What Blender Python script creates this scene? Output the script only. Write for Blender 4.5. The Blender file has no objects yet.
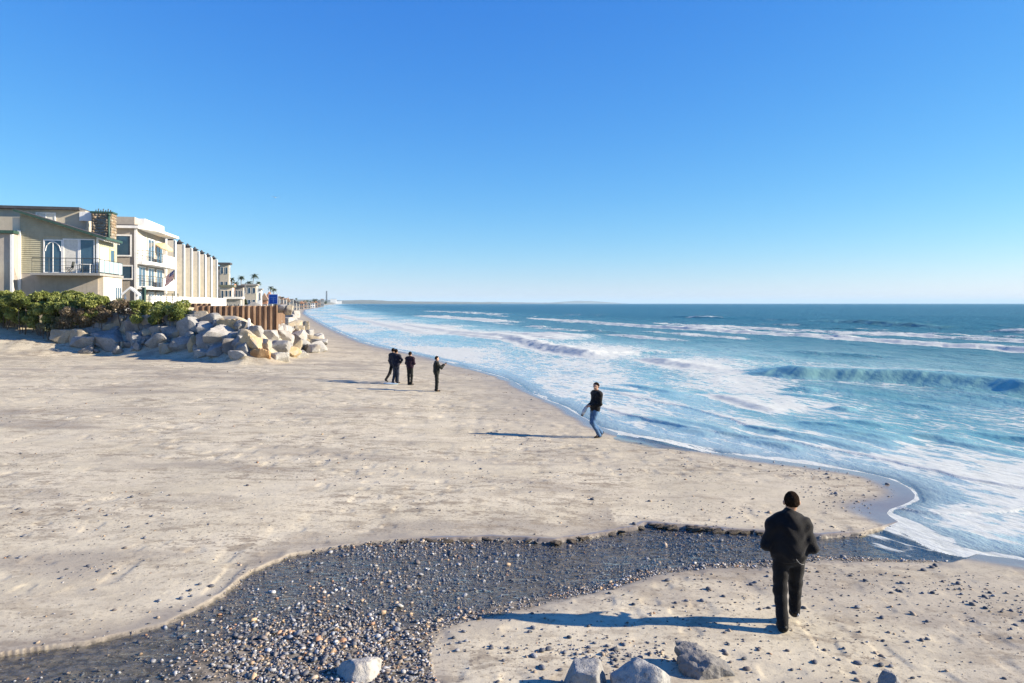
import bpy, bmesh, math, random
import numpy as np
from mathutils import Vector, Matrix
random.seed(7)
rng = np.random.default_rng(7)
R = math.radians
F = 740.0; CX = 512.0; HY = 303.5; CAM = 4.1; ZW = -0.35
scene = bpy.context.scene
COL = scene.collection

# ------------------------------------------------------------------ noise
def _h(ix, iy, s):
    n = (ix.astype(np.int64) * 374761393 + iy.astype(np.int64) * 668265263 + s * 1442695041) & 0x7fffffff
    n = ((n ^ (n >> 13)) * 1274126177) & 0x7fffffff
    n = ((n ^ (n >> 15)) * 1103515245) & 0x7fffffff
    return (n ^ (n >> 12)).astype(np.float64) / 0x7fffffff
def vnoise(x, y, s=0):
    x = np.asarray(x, float); y = np.asarray(y, float)
    ix = np.floor(x); iy = np.floor(y); fx = x - ix; fy = y - iy
    ux = fx*fx*fx*(fx*(fx*6-15)+10); uy = fy*fy*fy*(fy*(fy*6-15)+10)
    a = _h(ix, iy, s); b = _h(ix+1, iy, s); c = _h(ix, iy+1, s); d = _h(ix+1, iy+1, s)
    return (a*(1-ux)+b*ux)*(1-uy) + (c*(1-ux)+d*ux)*uy
def fbm(x, y, s=0, o=4, g=0.5):
    t = 0; a = 1; n = 0
    x = np.asarray(x, float); y = np.asarray(y, float)
    for i in range(o):
        t = t + a*(vnoise(x, y, s+i*17)*2-1); n += a; a *= g
        x, y = x*1.62 + y*1.18 + 3.1, y*1.62 - x*1.18 + 1.7
    return t/n
def ss(a, b, x):
    t = np.clip((x-a)/(b-a), 0, 1); return t*t*(3-2*t)

# ------------------------------------------------------------------ world from photo measurements
def on_plane(px, py, z):
    Y = F*(CAM-z)/(py-HY); return ((px-CX)*Y/F, Y)
def at(px, py, Y):
    return Vector(((px-CX)*Y/F, Y, CAM-(py-HY)*Y/F))
def poly_dist(x, y, P):
    """unsigned distance to an open polyline, arc length of the nearest point, side (+1 left of travel)"""
    best = np.full(x.shape, 1e18); arc = np.zeros(x.shape); side = np.ones(x.shape); acc = 0.0
    for (ax, ay), (bx, by) in zip(P[:-1], P[1:]):
        dx, dy = bx-ax, by-ay; L2 = dx*dx+dy*dy; L = math.sqrt(L2)
        t = np.clip(((x-ax)*dx+(y-ay)*dy)/L2, 0, 1)
        ex = x-ax-t*dx; ey = y-ay-t*dy; d = ex*ex+ey*ey
        m = d < best
        best = np.where(m, d, best); arc = np.where(m, acc+t*L, arc)
        side = np.where(m, np.sign(dx*(y-ay)-dy*(x-ax)), side); acc += L
    return np.sqrt(best), arc, side
def in_poly(x, y, P):
    c = np.zeros(x.shape, bool); n = len(P)
    for i in range(n):
        ax, ay = P[i]; bx, by = P[(i+1) % n]
        if ay == by: continue
        c ^= ((ay > y) != (by > y)) & (x < (bx-ax)*(y-ay)/(by-ay)+ax)
    return c
def smooth_line(P, it=2):
    for _ in range(it):
        Q = [P[0]]
        for a, b in zip(P[:-1], P[1:]):
            Q += [(a[0]*.75+b[0]*.25, a[1]*.75+b[1]*.25), (a[0]*.25+b[0]*.75, a[1]*.25+b[1]*.75)]
        Q.append(P[-1]); P = Q
    return P
SHORE_PX = [(1300,600),(1100,572),(1024,560),(975,554),(944,548),(922,534),(894,520),(884,511),(905,504),(917,497),(910,488),(893,480),(872,474),(820,466),
  (765,459),(700,450),(662,443),(630,436),(604,429),(588,420),(573,412),(562,405),(546,400),(528,391),(510,379),(480,371),
  (455,364),(425,356),(395,350),(372,345),(350,337),(330,328),(315,320),(304,313.5)]
SHORE = [(60,-25),(30,3)] + [on_plane(a, b, ZW) for a, b in SHORE_PX]
SHORE = smooth_line(SHORE, 1) + [(-145,520),(-210,800),(-460,1800),(-1000,4200),(-1600,7000),(-1900,9500),(-900,15500),(-700,30000)]
INLAND = SHORE + [(-60000,30000),(-60000,-4000),(60,-4000)]
def shore_d(x, y):
    d, a, s = poly_dist(x, y, SHORE)
    return np.where(in_poly(x, y, INLAND), d, -d), a
UP_PX = [(-160,700),(0,661),(60,651),(105,642),(164,624.5),(205,604),(223,594),(250,572),(293,554),(351,542),(400,536.5),(450,534),(495,531.5),(554,533),(605,522),(636,517),(644,516),(700,518.5),(764,521),(820,522),(860,518),(884,511)]
LO_PX = [(944,548),(900,549),(827,550),(771,559),(711,561),(670,568),(632,582),(589,593),(550,603),(487,621),(445,634),(429,652),(432,672),(440,700),(470,800)]
UPW = [(-15.5,9.0)]+[on_plane(a, b, 0.06 if a < 640 else -0.02) for a, b in UP_PX]; LOW = [on_plane(a, b, -0.02) for a, b in LO_PX]+[(-.6,4.2),(-1.0,1.0)]
BEDPOLY = UPW + [on_plane(960, 498, ZW), on_plane(1010, 540, ZW)] + LOW + [(-14, 1.0), (-26, 5.0)]
BLUFF = [(-400,44.5),(-80,44.5),(-45,45),(-37,47.5),(-33,50.3),(-30,52),(-23,49.5),(-17.8,46.2),(-14.6,47.4),(-13.9,50),(-15.6,60),(-21,80),(-42,142),(-75,240),(-150,460),(-245,800),(-500,1800),(-1060,4200),(-1700,7000),(-2000,9500),(-1000,15500),(-760,30000)]
BLUFFPOLY = BLUFF + [(-60000,30000),(-60000,52)]
def base_h(d):
    e = np.maximum(d, 0)
    up = ZW + 0.33*(1-np.exp(-e/5)) + 0.018*np.maximum(e-5, 0)
    up = np.where(up > 0.7, 0.7+0.45*np.tanh((up-0.7)/0.45), up)
    return np.where(d > 0, up, np.maximum(ZW+0.05*d, ZW-1.4))
def bank(x): return .42+.58*ss(-2.2, 1.5, x)
def terrain(x, y, fine=True):
    x = np.asarray(x, float); y = np.asarray(y, float)
    d, arc = shore_d(x, y)
    z = base_h(d)
    near = y < 400
    # bluff / plateau
    b, _, _ = poly_dist(x, y, BLUFF); b = np.where(in_poly(x, y, BLUFFPOLY), b, -b)
    w = (5.0+np.clip((-30-x)/8, 0, 1)*9) * np.where(y > 70, 1+np.clip((y-70)/60, 0, 3), 1)
    plate = 3.2 + np.clip((b-60)*0.03, 0, 14) + np.where(y > 300, np.clip((y-300)*0.004, 0, 12), 0)
    t = np.clip((b-1.0)/w, 0, 1); z = z + (plate-z)*ss(0, 1, t)*(b > 0)
    # stream bed
    inb = in_poly(x, y, BEDPOLY) & (y < 30)
    du, au, _ = poly_dist(x, y, UPW); dl, al, _ = poly_dist(x, y, LOW)
    jag = 0.07*fbm(au*2.3, au*0+3.3, 5) + 0.05*.5*fbm(au*5, au*0, 9, 2)*ss(-3, 0, x)
    du2 = np.where(inb, du, -du)+jag
    fade = ss(-.6, 1.0, d)
    hi = 0.035+0.07*ss(0.42, 0.6, vnoise(au*0.7, au*0+7.7, 3)) + 0.07*np.exp(-((x-3.2)/1.3)**2)
    hu = hi*ss(0.0, 0.04, du2) + np.maximum(.105-.9*hi, .01)*ss(0.0, 0.10, du2)
    hl = 0.11*ss(-0.1, .7, np.where(inb, dl, -dl)+0.1*fbm(x*1.5, y*1.5, 8))
    dep = np.where(inb | (du < .2), np.minimum(hu, hl), 0)*(1+.16*fbm(x*.9, y*1.3, 12, 3))*bank(x)
    gx, gy = on_plane(345, 675, 0); bar = 0.09*np.exp(-(((x-gx)/1.0)**2+((y-gy)/0.9)**2))
    gx2, gy2 = on_plane(215, 672, 0); bar = bar+0.06*np.exp(-(((x-gx2)/.35)**2+((y-gy2)/0.5)**2))
    z = z - np.maximum(dep-bar*(inb), 0)*fade
    bed = inb*ss(0.0, 0.02, dep+bar*.6)*fade  # bed colour also covers the scarp, standing in for its shade
    if fine:
        sand = (1-bed)*(b < 2)*near*ss(-0.2, 1.5, d)
        far = np.clip(y/30, 1, 4)
        z = z + sand*(0.03*fbm(x*0.35, y*0.5, 21, 3) + 0.006*fbm(x*2.4, y*2.4, 31, 3))
        # foot-worn hollows in the dry sand
        hol = ss(0.66, 0.86, vnoise(x*3.1, y*3.1, 77))*ss(0.42, 0.62, vnoise(x*.35, y*.35, 79))
        z = z - sand*hol*(0.014+.004*ss(14, 22, y)) - sand*ss(16, 24, y)*.014*ss(.55, .8, vnoise(x*1.5, y*1.1, 78))
        z = z + ss(0, 4, b)*0.22*fbm(x*0.3, y*0.3, 41)*near
    return z, d, bed, b
def H(x, y):
    return float(terrain(np.array([float(x)]), np.array([float(y)]))[0][0])
def ground_at(px, py):
    z = 0.0
    for _ in range(25):
        x, y = on_plane(px, py, z); z = 0.5*z+0.5*H(x, y)
    return Vector((x, y, H(x, y)))

# ------------------------------------------------------------------ mesh helpers
def link(name, me, mat=None, parent=None):
    o = bpy.data.objects.new(name, me); COL.objects.link(o)
    if mat is not None:
        for m in (mat if isinstance(mat, (list, tuple)) else [mat]): me.materials.append(m)
    if parent: o.parent = parent
    return o
def np_mesh(name, V, faces, n=None, smooth=True):
    """faces: (k,n) int array"""
    me = bpy.data.meshes.new(name); V = np.ascontiguousarray(V, np.float32); faces = np.ascontiguousarray(faces, np.int32)
    k, n = faces.shape
    me.vertices.add(len(V)); me.vertices.foreach_set('co', V.ravel())
    me.loops.add(k*n); me.loops.foreach_set('vertex_index', faces.ravel())
    me.polygons.add(k); me.polygons.foreach_set('loop_start', np.arange(0, k*n, n, dtype=np.int32))
    me.polygons.foreach_set('loop_total', np.full(k, n, np.int32))
    me.polygons.foreach_set('use_smooth', np.full(k, smooth, bool))
    me.update(calc_edges=True); me.validate()
    return me
def attr(me, name, vals):
    a = me.attributes.new(name, 'FLOAT', 'POINT'); a.data.foreach_set('value', np.ascontiguousarray(vals, np.float32))
def cattr(me, name, cols):
    a = me.attributes.new(name, 'FLOAT_COLOR', 'POINT')
    c = np.ones((len(cols), 4), np.float32); c[:, :3] = cols; a.data.foreach_set('color', c.ravel())
def tag(o, label=None, cat=None, group=None, kind=None):
    if label: o['label'] = label
    if cat: o['category'] = cat
    if group: o['group'] = group
    if kind: o['kind'] = kind
    return o
def empty(name, loc, rz=0):
    o = bpy.data.objects.new(name, None); COL.objects.link(o); o.location = loc; o.rotation_euler = (0, 0, rz)
    o.empty_display_size = 0.3
    return o
class MB:
    def __init__(s): s.v = []; s.f = []; s.m = []
    def add(s, v, f, m=0):
        n = len(s.v); s.v += [tuple(p) for p in v]; s.f += [tuple(i+n for i in q) for q in f]; s.m += [m]*len(f); return s
    def box(s, x0, x1, y0, y1, z0, z1, m=0):
        return s.add([(x0,y0,z0),(x1,y0,z0),(x1,y1,z0),(x0,y1,z0),(x0,y0,z1),(x1,y0,z1),(x1,y1,z1),(x0,y1,z1)],
            [(3,2,1,0),(4,5,6,7),(0,1,5,4),(1,2,6,5),(2,3,7,6),(3,0,4,7)], m)
    def prism(s, pts, axis, a, b, m=0):
        """polygon pts in the two other axes extruded from a to b along axis"""
        def mk(p, t): return {'x': (t, p[0], p[1]), 'y': (p[0], t, p[1]), 'z': (p[0], p[1], t)}[axis]
        n = len(pts); v = [mk(p, a) for p in pts]+[mk(p, b) for p in pts]
        ar = sum(pts[i][0]*pts[(i+1) % n][1]-pts[(i+1) % n][0]*pts[i][1] for i in range(n))
        if axis == 'y': ar = -ar
        f = [tuple(range(n-1, -1, -1)), tuple(range(n, 2*n))]+[(i, (i+1) % n, n+(i+1) % n, n+i) for i in range(n)]
        if ar < 0: f = [tuple(reversed(q)) for q in f]
        return s.add(v, f, m)
    def tube(s, pts, r, n=6, m=0):
        pts = [Vector(p) for p in pts]; rs = r if isinstance(r, (list, tuple)) else [r]*len(pts)
        V = []; Fc = []
        for i, p in enumerate(pts):
            t = (pts[min(i+1, len(pts)-1)]-pts[max(i-1, 0)]).normalized()
            a = t.orthogonal().normalized() if abs(t.z) > .9 else t.cross(Vector((0, 0, 1))).normalized(); b = t.cross(a)
            for k in range(n):
                w = 2*math.pi*k/n; V.append(p+(a*math.cos(w)+b*math.sin(w))*rs[i])
        for i in range(len(pts)-1):
            for k in range(n): Fc.append((i*n+k, i*n+(k+1) % n, (i+1)*n+(k+1) % n, (i+1)*n+k))
        Fc.append(tuple(range(n-1, -1, -1))); Fc.append(tuple((len(pts)-1)*n+k for k in range(n)))
        return s.add(V, Fc, m)
    def build(s, name, mat, parent=None, smooth=False, bevel=0):
        me = bpy.data.meshes.new(name); me.from_pydata(s.v, [], s.f)
        o = link(name, me, mat, parent)
        me.polygons.foreach_set('material_index', np.array(s.m, np.int32))
        if smooth: me.polygons.foreach_set('use_smooth', np.ones(len(s.f), bool))
        if bevel:
            bm = bmesh.new(); bm.from_mesh(me)
            bmesh.ops.bevel(bm, geom=bm.edges[:], offset=bevel, segments=1, affect='EDGES'); bm.to_mesh(me); bm.free()
        me.update(); return o
_ico = {}
def ico(n):
    if n not in _ico:
        bm = bmesh.new(); bmesh.ops.create_icosphere(bm, subdivisions=n, radius=1)
        bm.verts.ensure_lookup_table()
        _ico[n] = (np.array([v.co[:] for v in bm.verts]), np.array([[v.index for v in f.verts] for f in bm.faces])); bm.free()
    return _ico[n]
def rotmats(n, g):
    q = g.normal(size=(n, 4)); q /= np.linalg.norm(q, axis=1)[:, None]; w, x, y, z = q.T
    return np.stack([1-2*(y*y+z*z), 2*(x*y-z*w), 2*(x*z+y*w), 2*(x*y+z*w), 1-2*(x*x+z*z), 2*(y*z-x*w), 2*(x*z-y*w), 2*(y*z+x*w), 1-2*(x*x+y*y)], 1).reshape(n, 3, 3)

# ------------------------------------------------------------------ materials
class NT:
    def __init__(s, name, disp=False):
        s.mat = bpy.data.materials.new(name); s.mat.use_nodes = True; s.t = s.mat.node_tree; s.t.nodes.clear()
        s.out = s.t.nodes.new('ShaderNodeOutputMaterial')
    def n(s, typ, **kw):
        nd = s.t.nodes.new(typ)
        for k, v in kw.items():
            if k.startswith('_'): setattr(nd, k[1:], v); continue
            inp = nd.inputs[int(k[1:])] if k[0] == 'i' and k[1:].isdigit() else nd.inputs[k.replace('__', ' ')]
            if isinstance(v, bpy.types.NodeSocket): s.t.links.new(v, inp)
            else: inp.default_value = v
        return nd
    def pos(s): return s.n('ShaderNodeNewGeometry').outputs['Position']
    def obj(s): return s.n('ShaderNodeTexCoord').outputs['Object']
    def attr(s, name, out='Fac'): return s.n('ShaderNodeAttribute', _attribute_name=name).outputs[out]
    def math(s, op, a, b=0.0, c=0.0, clamp=False): return s.n('ShaderNodeMath', _operation=op, _use_clamp=clamp, i0=a, i1=b, i2=c).outputs[0]
    def map(s, v, a, b, c=0.0, d=1.0, smooth=True):
        return s.n('ShaderNodeMapRange', _interpolation_type='SMOOTHSTEP' if smooth else 'LINEAR', i0=v, i1=a, i2=b, i3=c, i4=d).outputs[0]
    def noise(s, vec, scale, detail=4, rough=0.55, dist=0.0, out=0):
        return s.n('ShaderNodeTexNoise', Vector=vec, Scale=scale, Detail=detail, Roughness=rough, Distortion=dist).outputs[out]
    def vor(s, vec, scale, feature='F1', rnd=1.0, out=0):
        return s.n('ShaderNodeTexVoronoi', _feature=feature, Vector=vec, Scale=scale, Randomness=rnd).outputs[out]
    def scale(s, vec, x, y, z, rz=0): return s.n('ShaderNodeMapping', Vector=vec, Scale=(x, y, z), Rotation=(0, 0, rz)).outputs[0]
    def mix(s, f, a, b):
        nd = s.n('ShaderNodeMix', _data_type='RGBA'); 
        for i, v in ((0, f), (6, a), (7, b)):
            if isinstance(v, bpy.types.NodeSocket): s.t.links.new(v, nd.inputs[i])
            else: nd.inputs[i].default_value = v if i == 0 else (*v, 1.0)[:4]
        return nd.outputs[2]
    def bump(s, h, strength=0.5, dist=0.02, normal=None):
        nd = s.n('ShaderNodeBump', Height=h, Strength=strength, Distance=dist)
        if normal is not None: s.t.links.new(normal, nd.inputs['Normal'])
        return nd.outputs[0]
    def ior(s, n):      # same index from either side of a thin sheet of water
        return s.map(s.n('ShaderNodeNewGeometry').outputs['Backfacing'], 0, 1, n, 1/n, False)
    def pbr(s, color, rough=0.8, normal=None, spec=None, metal=0, **kw):
        nd = s.n('ShaderNodeBsdfPrincipled')
        def put(k, v):
            if isinstance(v, bpy.types.NodeSocket): s.t.links.new(v, nd.inputs[k])
            else: nd.inputs[k].default_value = (*v, 1.0) if k == 'Base Color' and len(v) == 3 else v
        put('Base Color', color); put('Roughness', rough); put('Metallic', metal)
        if normal is not None: put('Normal', normal)
        if spec is not None: put('Specular IOR Level', spec)
        for k, v in kw.items(): put(k.replace('__', ' '), v)
        return nd.outputs[0]
    def done(s, sh): s.t.links.new(sh, s.out.inputs[0]); return s.mat
_simple = {}
def paint(name, c, rough=0.7, var=0.12, sc=3.0, bump=0.0, spec=0.3, metal=0):
    if name in _simple: return _simple[name]
    m = NT(name); p = m.obj(); f = m.noise(p, sc, 5, .6); g = m.noise(p, sc*9, 3, .6)
    k = m.math('ADD', m.math('MULTIPLY', f, .7), m.math('MULTIPLY', g, .3))
    col = m.mix(m.map(k, .35, .65), [v*(1-var) for v in c], [min(1, v*(1+var)) for v in c])
    if 'stucco' in name or 'siding' in name or 'white_paint' in name:      # rain streaks and grime
        st = m.noise(m.scale(p, 1.4, 1.4, .12), 2.2, 5, .7); col = m.mix(m.math('MULTIPLY', m.map(st, .5, .72), .38), col, [v*.62 for v in c])
    nm = m.bump(g, .5, bump) if bump else None
    kw = dict(Sheen__Weight=.10, Sheen__Roughness=.5) if 'cloth' in name or 'denim' in name else {}
    _simple[name] = m.done(m.pbr(col, rough, nm, spec, metal, **kw)); return _simple[name]

def sand_material():
    m = NT('sand_surface'); P = m.pos()
    wet = m.attr('wet'); bed = m.attr('bed'); land = m.attr('land'); gry = m.attr('greysand')
    n1 = m.noise(m.scale(P, .35, .8, 1), 1.0, 5, .6); n2 = m.noise(P, 9, 4, .65); n3 = m.noise(P, 60, 3, .7); n4 = m.noise(P, 1.7, 6, .65)
    dry = m.mix(m.map(n1, .3, .7), (.475, .417, .30), (.585, .517, .382))
    dry = m.mix(m.math('MULTIPLY', m.map(n4, .38, .7), .45), dry, (.415, .365, .28))
    dry = m.mix(m.math('MULTIPLY', gry, .9), dry, (.27, .235, .19))
    # small dark grit specks
    sp = m.math('MULTIPLY', m.map(m.vor(P, 26), .10, .2, 1, 0), m.map(m.noise(P, 1.1, 3), .46, .62))
    dry = m.mix(m.math('MULTIPLY', sp, .75), dry, (.13, .11, .10))
    dry = m.mix(m.math('MULTIPLY', m.map(n3, .4, .75), .25), dry, (.33, .29, .25))
    sk = m.noise(m.scale(P, .55, 1.0, 1), 3.4, 4, .7); pat_ = m.noise(m.scale(P, .5, .9, 1), .5, 4, .6)
    dry = m.mix(m.math('MULTIPLY', m.map(sk, .47, .62), m.map(pat_, .36, .62, .2, .95)), dry, (.27, .225, .165))
    sk2 = m.noise(P, 14, 3, .7); dry = m.mix(m.math('MULTIPLY', m.map(sk2, .54, .66), m.map(pat_, .3, .6, .15, .9)), dry, (.17, .14, .11))
    wet_and_shade = m.mix(n2, (.16, .135, .115), (.22, .19, .16))
    col = m.mix(wet, dry, wet_and_shade)  # damp sand, plus the shade painted along the stream's far bank
    bedc = m.mix(m.map(n2, .4, .6), (.10, .088, .07), (.24, .205, .16))
    col = m.mix(bed, col, bedc)
    veg = m.mix(m.map(m.noise(P, .12, 5), .4, .6), (.07, .085, .04), (.27, .22, .16))
    col = m.mix(land, col, veg)
    h = m.math('ADD', m.math('MULTIPLY', n2, .5), m.math('MULTIPLY', n3, .12))
    h = m.math('ADD', h, m.math('MULTIPLY', m.map(m.vor(P, 4.3), 0, .3), .25))
    nm = m.bump(h, m.math('MULTIPLY', m.map(wet, 0, 1, 1, .12), .55), .025)
    ro = m.map(wet, .2, 1, .92, .2)
    return m.done(m.pbr(col, ro, nm, m.map(wet, 0, 1, .15, .5)))

def sea_material():
    m = NT('sea_surface'); P = m.pos()
    foam = m.attr('foam'); milk = m.attr('milk'); depth = m.attr('depth'); green = m.attr('green'); silt = m.attr('silt')
    Ps = m.scale(m.scale(P, 1, 1, 1, R(-23)), 1.0, .30, 1)
    wob = m.n('ShaderNodeVectorMath', _operation='ADD', i0=Ps, i1=m.n('ShaderNodeVectorMath', _operation='SCALE', i0=m.noise(Ps, .9, 3, .6, 0, 1), Scale=1.3).outputs[0]).outputs[0]
    lace = m.map(m.vor(wob, 1.6, 'DISTANCE_TO_EDGE'), 0.0, .28, 1, 0, False)
    lace2 = m.map(m.vor(wob, 4.6, 'DISTANCE_TO_EDGE'), 0.0, .3, 1, 0, False)
    cl = m.noise(Ps, .45, 6, .62); fine = m.noise(Ps, 7, 5, .68)
    pat = m.math('ADD', m.math('MULTIPLY', lace, .31), m.math('MULTIPLY', lace2, .19))
    pat = m.math('ADD', pat, m.math('MULTIPLY', cl, .37)); pat = m.math('ADD', pat, m.math('MULTIPLY', fine, .28))
    th = m.math('ADD', pat, foam)
    f = m.map(th, 1.0, 1.22)
    deep = m.mix(m.noise(m.scale(P, .02, .006, 1), 1.0, 4), (.005, .070, .100), (.012, .115, .145))
    surf = m.mix(m.map(cl, .35, .65), (.13, .325, .335), (.26, .435, .43))
    col = m.mix(milk, deep, surf)
    col = m.mix(m.attr('shallow'), col, (.45, .47, .47))
    col = m.mix(green, col, (.23, .41, .35))
    col = m.mix(silt, col, (.30, .27, .17))
    ch = m.math('ADD', m.math('MULTIPLY', m.noise(m.scale(P, 1, .45, 1, R(-15)), .55, 7, .68), 1.0), m.math('MULTIPLY', m.noise(m.scale(P, 1, .6, 1, R(-15)), 4.0, 5, .65), .22))
    nm = m.bump(ch, m.attr('chop'), 1.1)
    w = m.pbr(col, m.map(milk, 0, 1, .28, .12), nm, m.map(milk, 0, 1, .25, .5), IOR=1.33)
    fcol = m.mix(m.map(fine, .3, .6), (.64, .67, .62), (.85, .88, .82))
    fo = m.n('ShaderNodeMixShader', i0=.35, i1=m.pbr(fcol, .75, m.bump(fine, .8, .04), .2), i2=m.n('ShaderNodeBsdfTranslucent', Color=(.76, .81, .77, 1)).outputs[0]).outputs[0]
    tr = m.n('ShaderNodeBsdfTransparent', Color=(.86, .9, .88, 1)).outputs[0]
    gl = m.n('ShaderNodeBsdfGlossy', Roughness=.08, Normal=m.bump(m.noise(Ps, 2.5, 3), .25, .03)).outputs[0]
    fr = m.n('ShaderNodeFresnel', IOR=m.ior(1.33)).outputs[0]
    thin = m.n('ShaderNodeMixShader', i0=fr, i1=tr, i2=gl).outputs[0]
    body = m.n('ShaderNodeMixShader', i0=m.map(depth, .0, .035), i1=thin, i2=w).outputs[0]
    return m.done(m.n('ShaderNodeMixShader', i0=f, i1=body, i2=fo).outputs[0])

def stream_material():
    m = NT('stream_surface'); P = m.pos()
    h = m.math('ADD', m.noise(m.scale(P, 1, 2.2, 1, R(25)), 5.5, 4, .6, .6), m.math('MULTIPLY', m.noise(P, 22, 3), .25))
    nm = m.bump(h, .9, .06)
    gl = m.n('ShaderNodeBsdfGlossy', Roughness=.035, Normal=nm).outputs[0]
    tr = m.n('ShaderNodeBsdfTransparent', Color=(.78, .79, .76, 1)).outputs[0]
    fr = m.n('ShaderNodeFresnel', IOR=m.ior(1.33), Normal=m.bump(h, .5, .05)).outputs[0]
    return m.done(m.n('ShaderNodeMixShader', i0=m.math('MULTIPLY', fr, 1.25, clamp=True), i1=tr, i2=gl).outputs[0])

def stone_material(name, attrname='col', bump=.01, sc=25):
    m = NT(name); P = m.obj(); c = m.attr(attrname, 'Color'); n = m.noise(P, sc, 5, .65)
    col = m.mix(m.map(n, .35, .7), c, m.n('ShaderNodeMix', _data_type='RGBA', _blend_type='MULTIPLY', i0=1.0, i6=c, i7=(.62, .62, .62, 1)).outputs[2])
    return m.done(m.pbr(col, .62, m.bump(n, .6, bump), .35))
def boulder_material(name, c1, c2, c3=None):
    m = NT(name); P = m.obj(); oi = m.n('ShaderNodeObjectInfo').outputs['Random']
    P2 = m.n('ShaderNodeVectorMath', _operation='ADD', i0=P, i1=m.n('ShaderNodeCombineXYZ', X=m.math('MULTIPLY', oi, 37), Y=m.math('MULTIPLY', oi, 91)).outputs[0]).outputs[0]
    n = m.noise(P2, 1.3, 6, .62); f = m.noise(P2, 14, 5, .7)
    col = m.mix(m.map(n, .35, .65), c1, c2)
    col = m.mix(m.math('MULTIPLY', m.map(f, .47, .68), .65), col, [v*.5 for v in c1])
    col = m.mix(m.math('MULTIPLY', m.map(m.noise(P2, .9, 5, .7), .5, .7), .6), col, [v*q for v, q in zip(c2, (.72, .62, .5))])
    if c3: col = m.mix(m.math('MULTIPLY', m.map(m.noise(P2, 2.2, 4), .52, .66), .8), col, c3)
    return m.done(m.pbr(col, .85, m.bump(m.math('ADD', n, m.math('MULTIPLY', f, .35)), .8, .09), .2))
def leaf_material(name, a, b):
    m = NT(name); oi = m.attr('tone'); col = m.mix(oi, a, b)
    bs = m.pbr(col, .55, None, .35); t = m.n('ShaderNodeBsdfTranslucent', Color=(*[v*1.5 for v in b], 1)).outputs[0]
    return m.done(m.n('ShaderNodeMixShader', i0=.22, i1=bs, i2=t).outputs[0])
def glass_mat():
    m = NT('window_glass'); P = m.obj(); n = m.noise(P, 1.2, 2)
    return m.done(m.pbr(m.mix(n, (.02, .05, .09), (.06, .12, .17)), .06, m.bump(n, .08, .05), .9))
GLASS = glass_mat()

# ------------------------------------------------------------------ ground sheet
def grid_rows(y0, y1, k1=.0035, m1=.03, yk=120, k2=.03):
    ys = [y0]
    while ys[-1] < y1:
        y = ys[-1]; ys.append(y+(max(m1, y*k1) if y < yk else y*k2))
    return np.array(ys)
def build_ground():
    ys = np.concatenate([np.arange(-24, 6.5, .75), grid_rows(6.6, 42000)])
    t = np.concatenate([-np.geomspace(40, .9, 40), np.arange(-.88, .88, .0025), np.geomspace(.9, 6, 30)])
    sc = np.maximum(ys, 6.6)
    sc = np.where(ys < 6.6, 6.6+(6.6-ys)*.2, sc)
    X = t[None, :]*sc[:, None]; Y = np.repeat(ys[:, None], len(t), 1)
    # far columns left are capped
    X = np.clip(X, -59000, 59000)
    z, d, bed, b = terrain(X.ravel(), Y.ravel())
    x = X.ravel(); y = Y.ravel()
    nr, nc = X.shape
    i = np.arange(nr*nc).reshape(nr, nc)
    q = np.stack([i[:-1, :-1], i[:-1, 1:], i[1:, 1:], i[1:, :-1]], -1).reshape(-1, 4)
    me = np_mesh('ground', np.stack([x, y, z], 1), q)
    w = ss(1.0, .1, d+0.5*fbm(x*.3, y*.3, 61)) * .8 + .22*ss(6.5, .8, d+2.5*fbm(x*.2, y*.12, 62))
    w = np.maximum(w, .5*ss(5.5, .6, d+1.5*fbm(x*.15, y*.08, 69))*ss(18, 32, y))
    w = np.where(d < 0, .8*ss(-3, 0, d)+.25, w)
    du = poly_dist(x, y, UPW)[0]; dl = poly_dist(x, y, LOW)[0]
    nb = np.minimum(du, dl); w = np.maximum(w, .5*ss(.5, .02, nb+.25*fbm(x*2, y*2, 63))*(y < 30)*(d > -.5))
    w = np.maximum(w, .75*ss(2.6, .4, d)*ss(30, 60, y))
    w = np.maximum(w, .95*ss(.15, .03, du+.06*fbm(x*4, y*4, 68))*ss(-3.2, -1.0, x)*(y < 20)*(x < 6.5))  # shade of the stream's far bank, painted on as a dark band
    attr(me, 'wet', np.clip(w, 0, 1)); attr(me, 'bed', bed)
    bb = b+2*fbm(x*.3, y*.3, 64)
    attr(me, 'land', ss(1.0, 4.0, bb)*np.where(y > 75, 1, ss(9, 13, b)))
    g = ss(.50, .74, .5+.5*fbm(x*.22+y*.05, y*.55, 65, 5, .6)) * ss(0, 5, d)
    g = np.maximum(g, .75*ss(.42, .62, .5+.5*fbm(x*.9, y*.9, 66, 5, .6))*np.exp(-(((x+13.2)/3.2)**2+((y-41)/5)**2)))
    # grey mineral sand laid along the stream's upper bank
    sb = np.exp(-((du-.7)/.55)**2)*ss(.35, .6, vnoise(x*1.1+9, y*1.1, 67))*(x < 2)*(y < 20)
    attr(me, 'greysand', np.clip(np.maximum(g*.8, sb*.8), 0, 1)*(1-bed))
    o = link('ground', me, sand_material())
    tag(o, 'pale beach sand with grey streaks and a stony stream bed', 'sand', None, 'structure')
build_ground()

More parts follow.
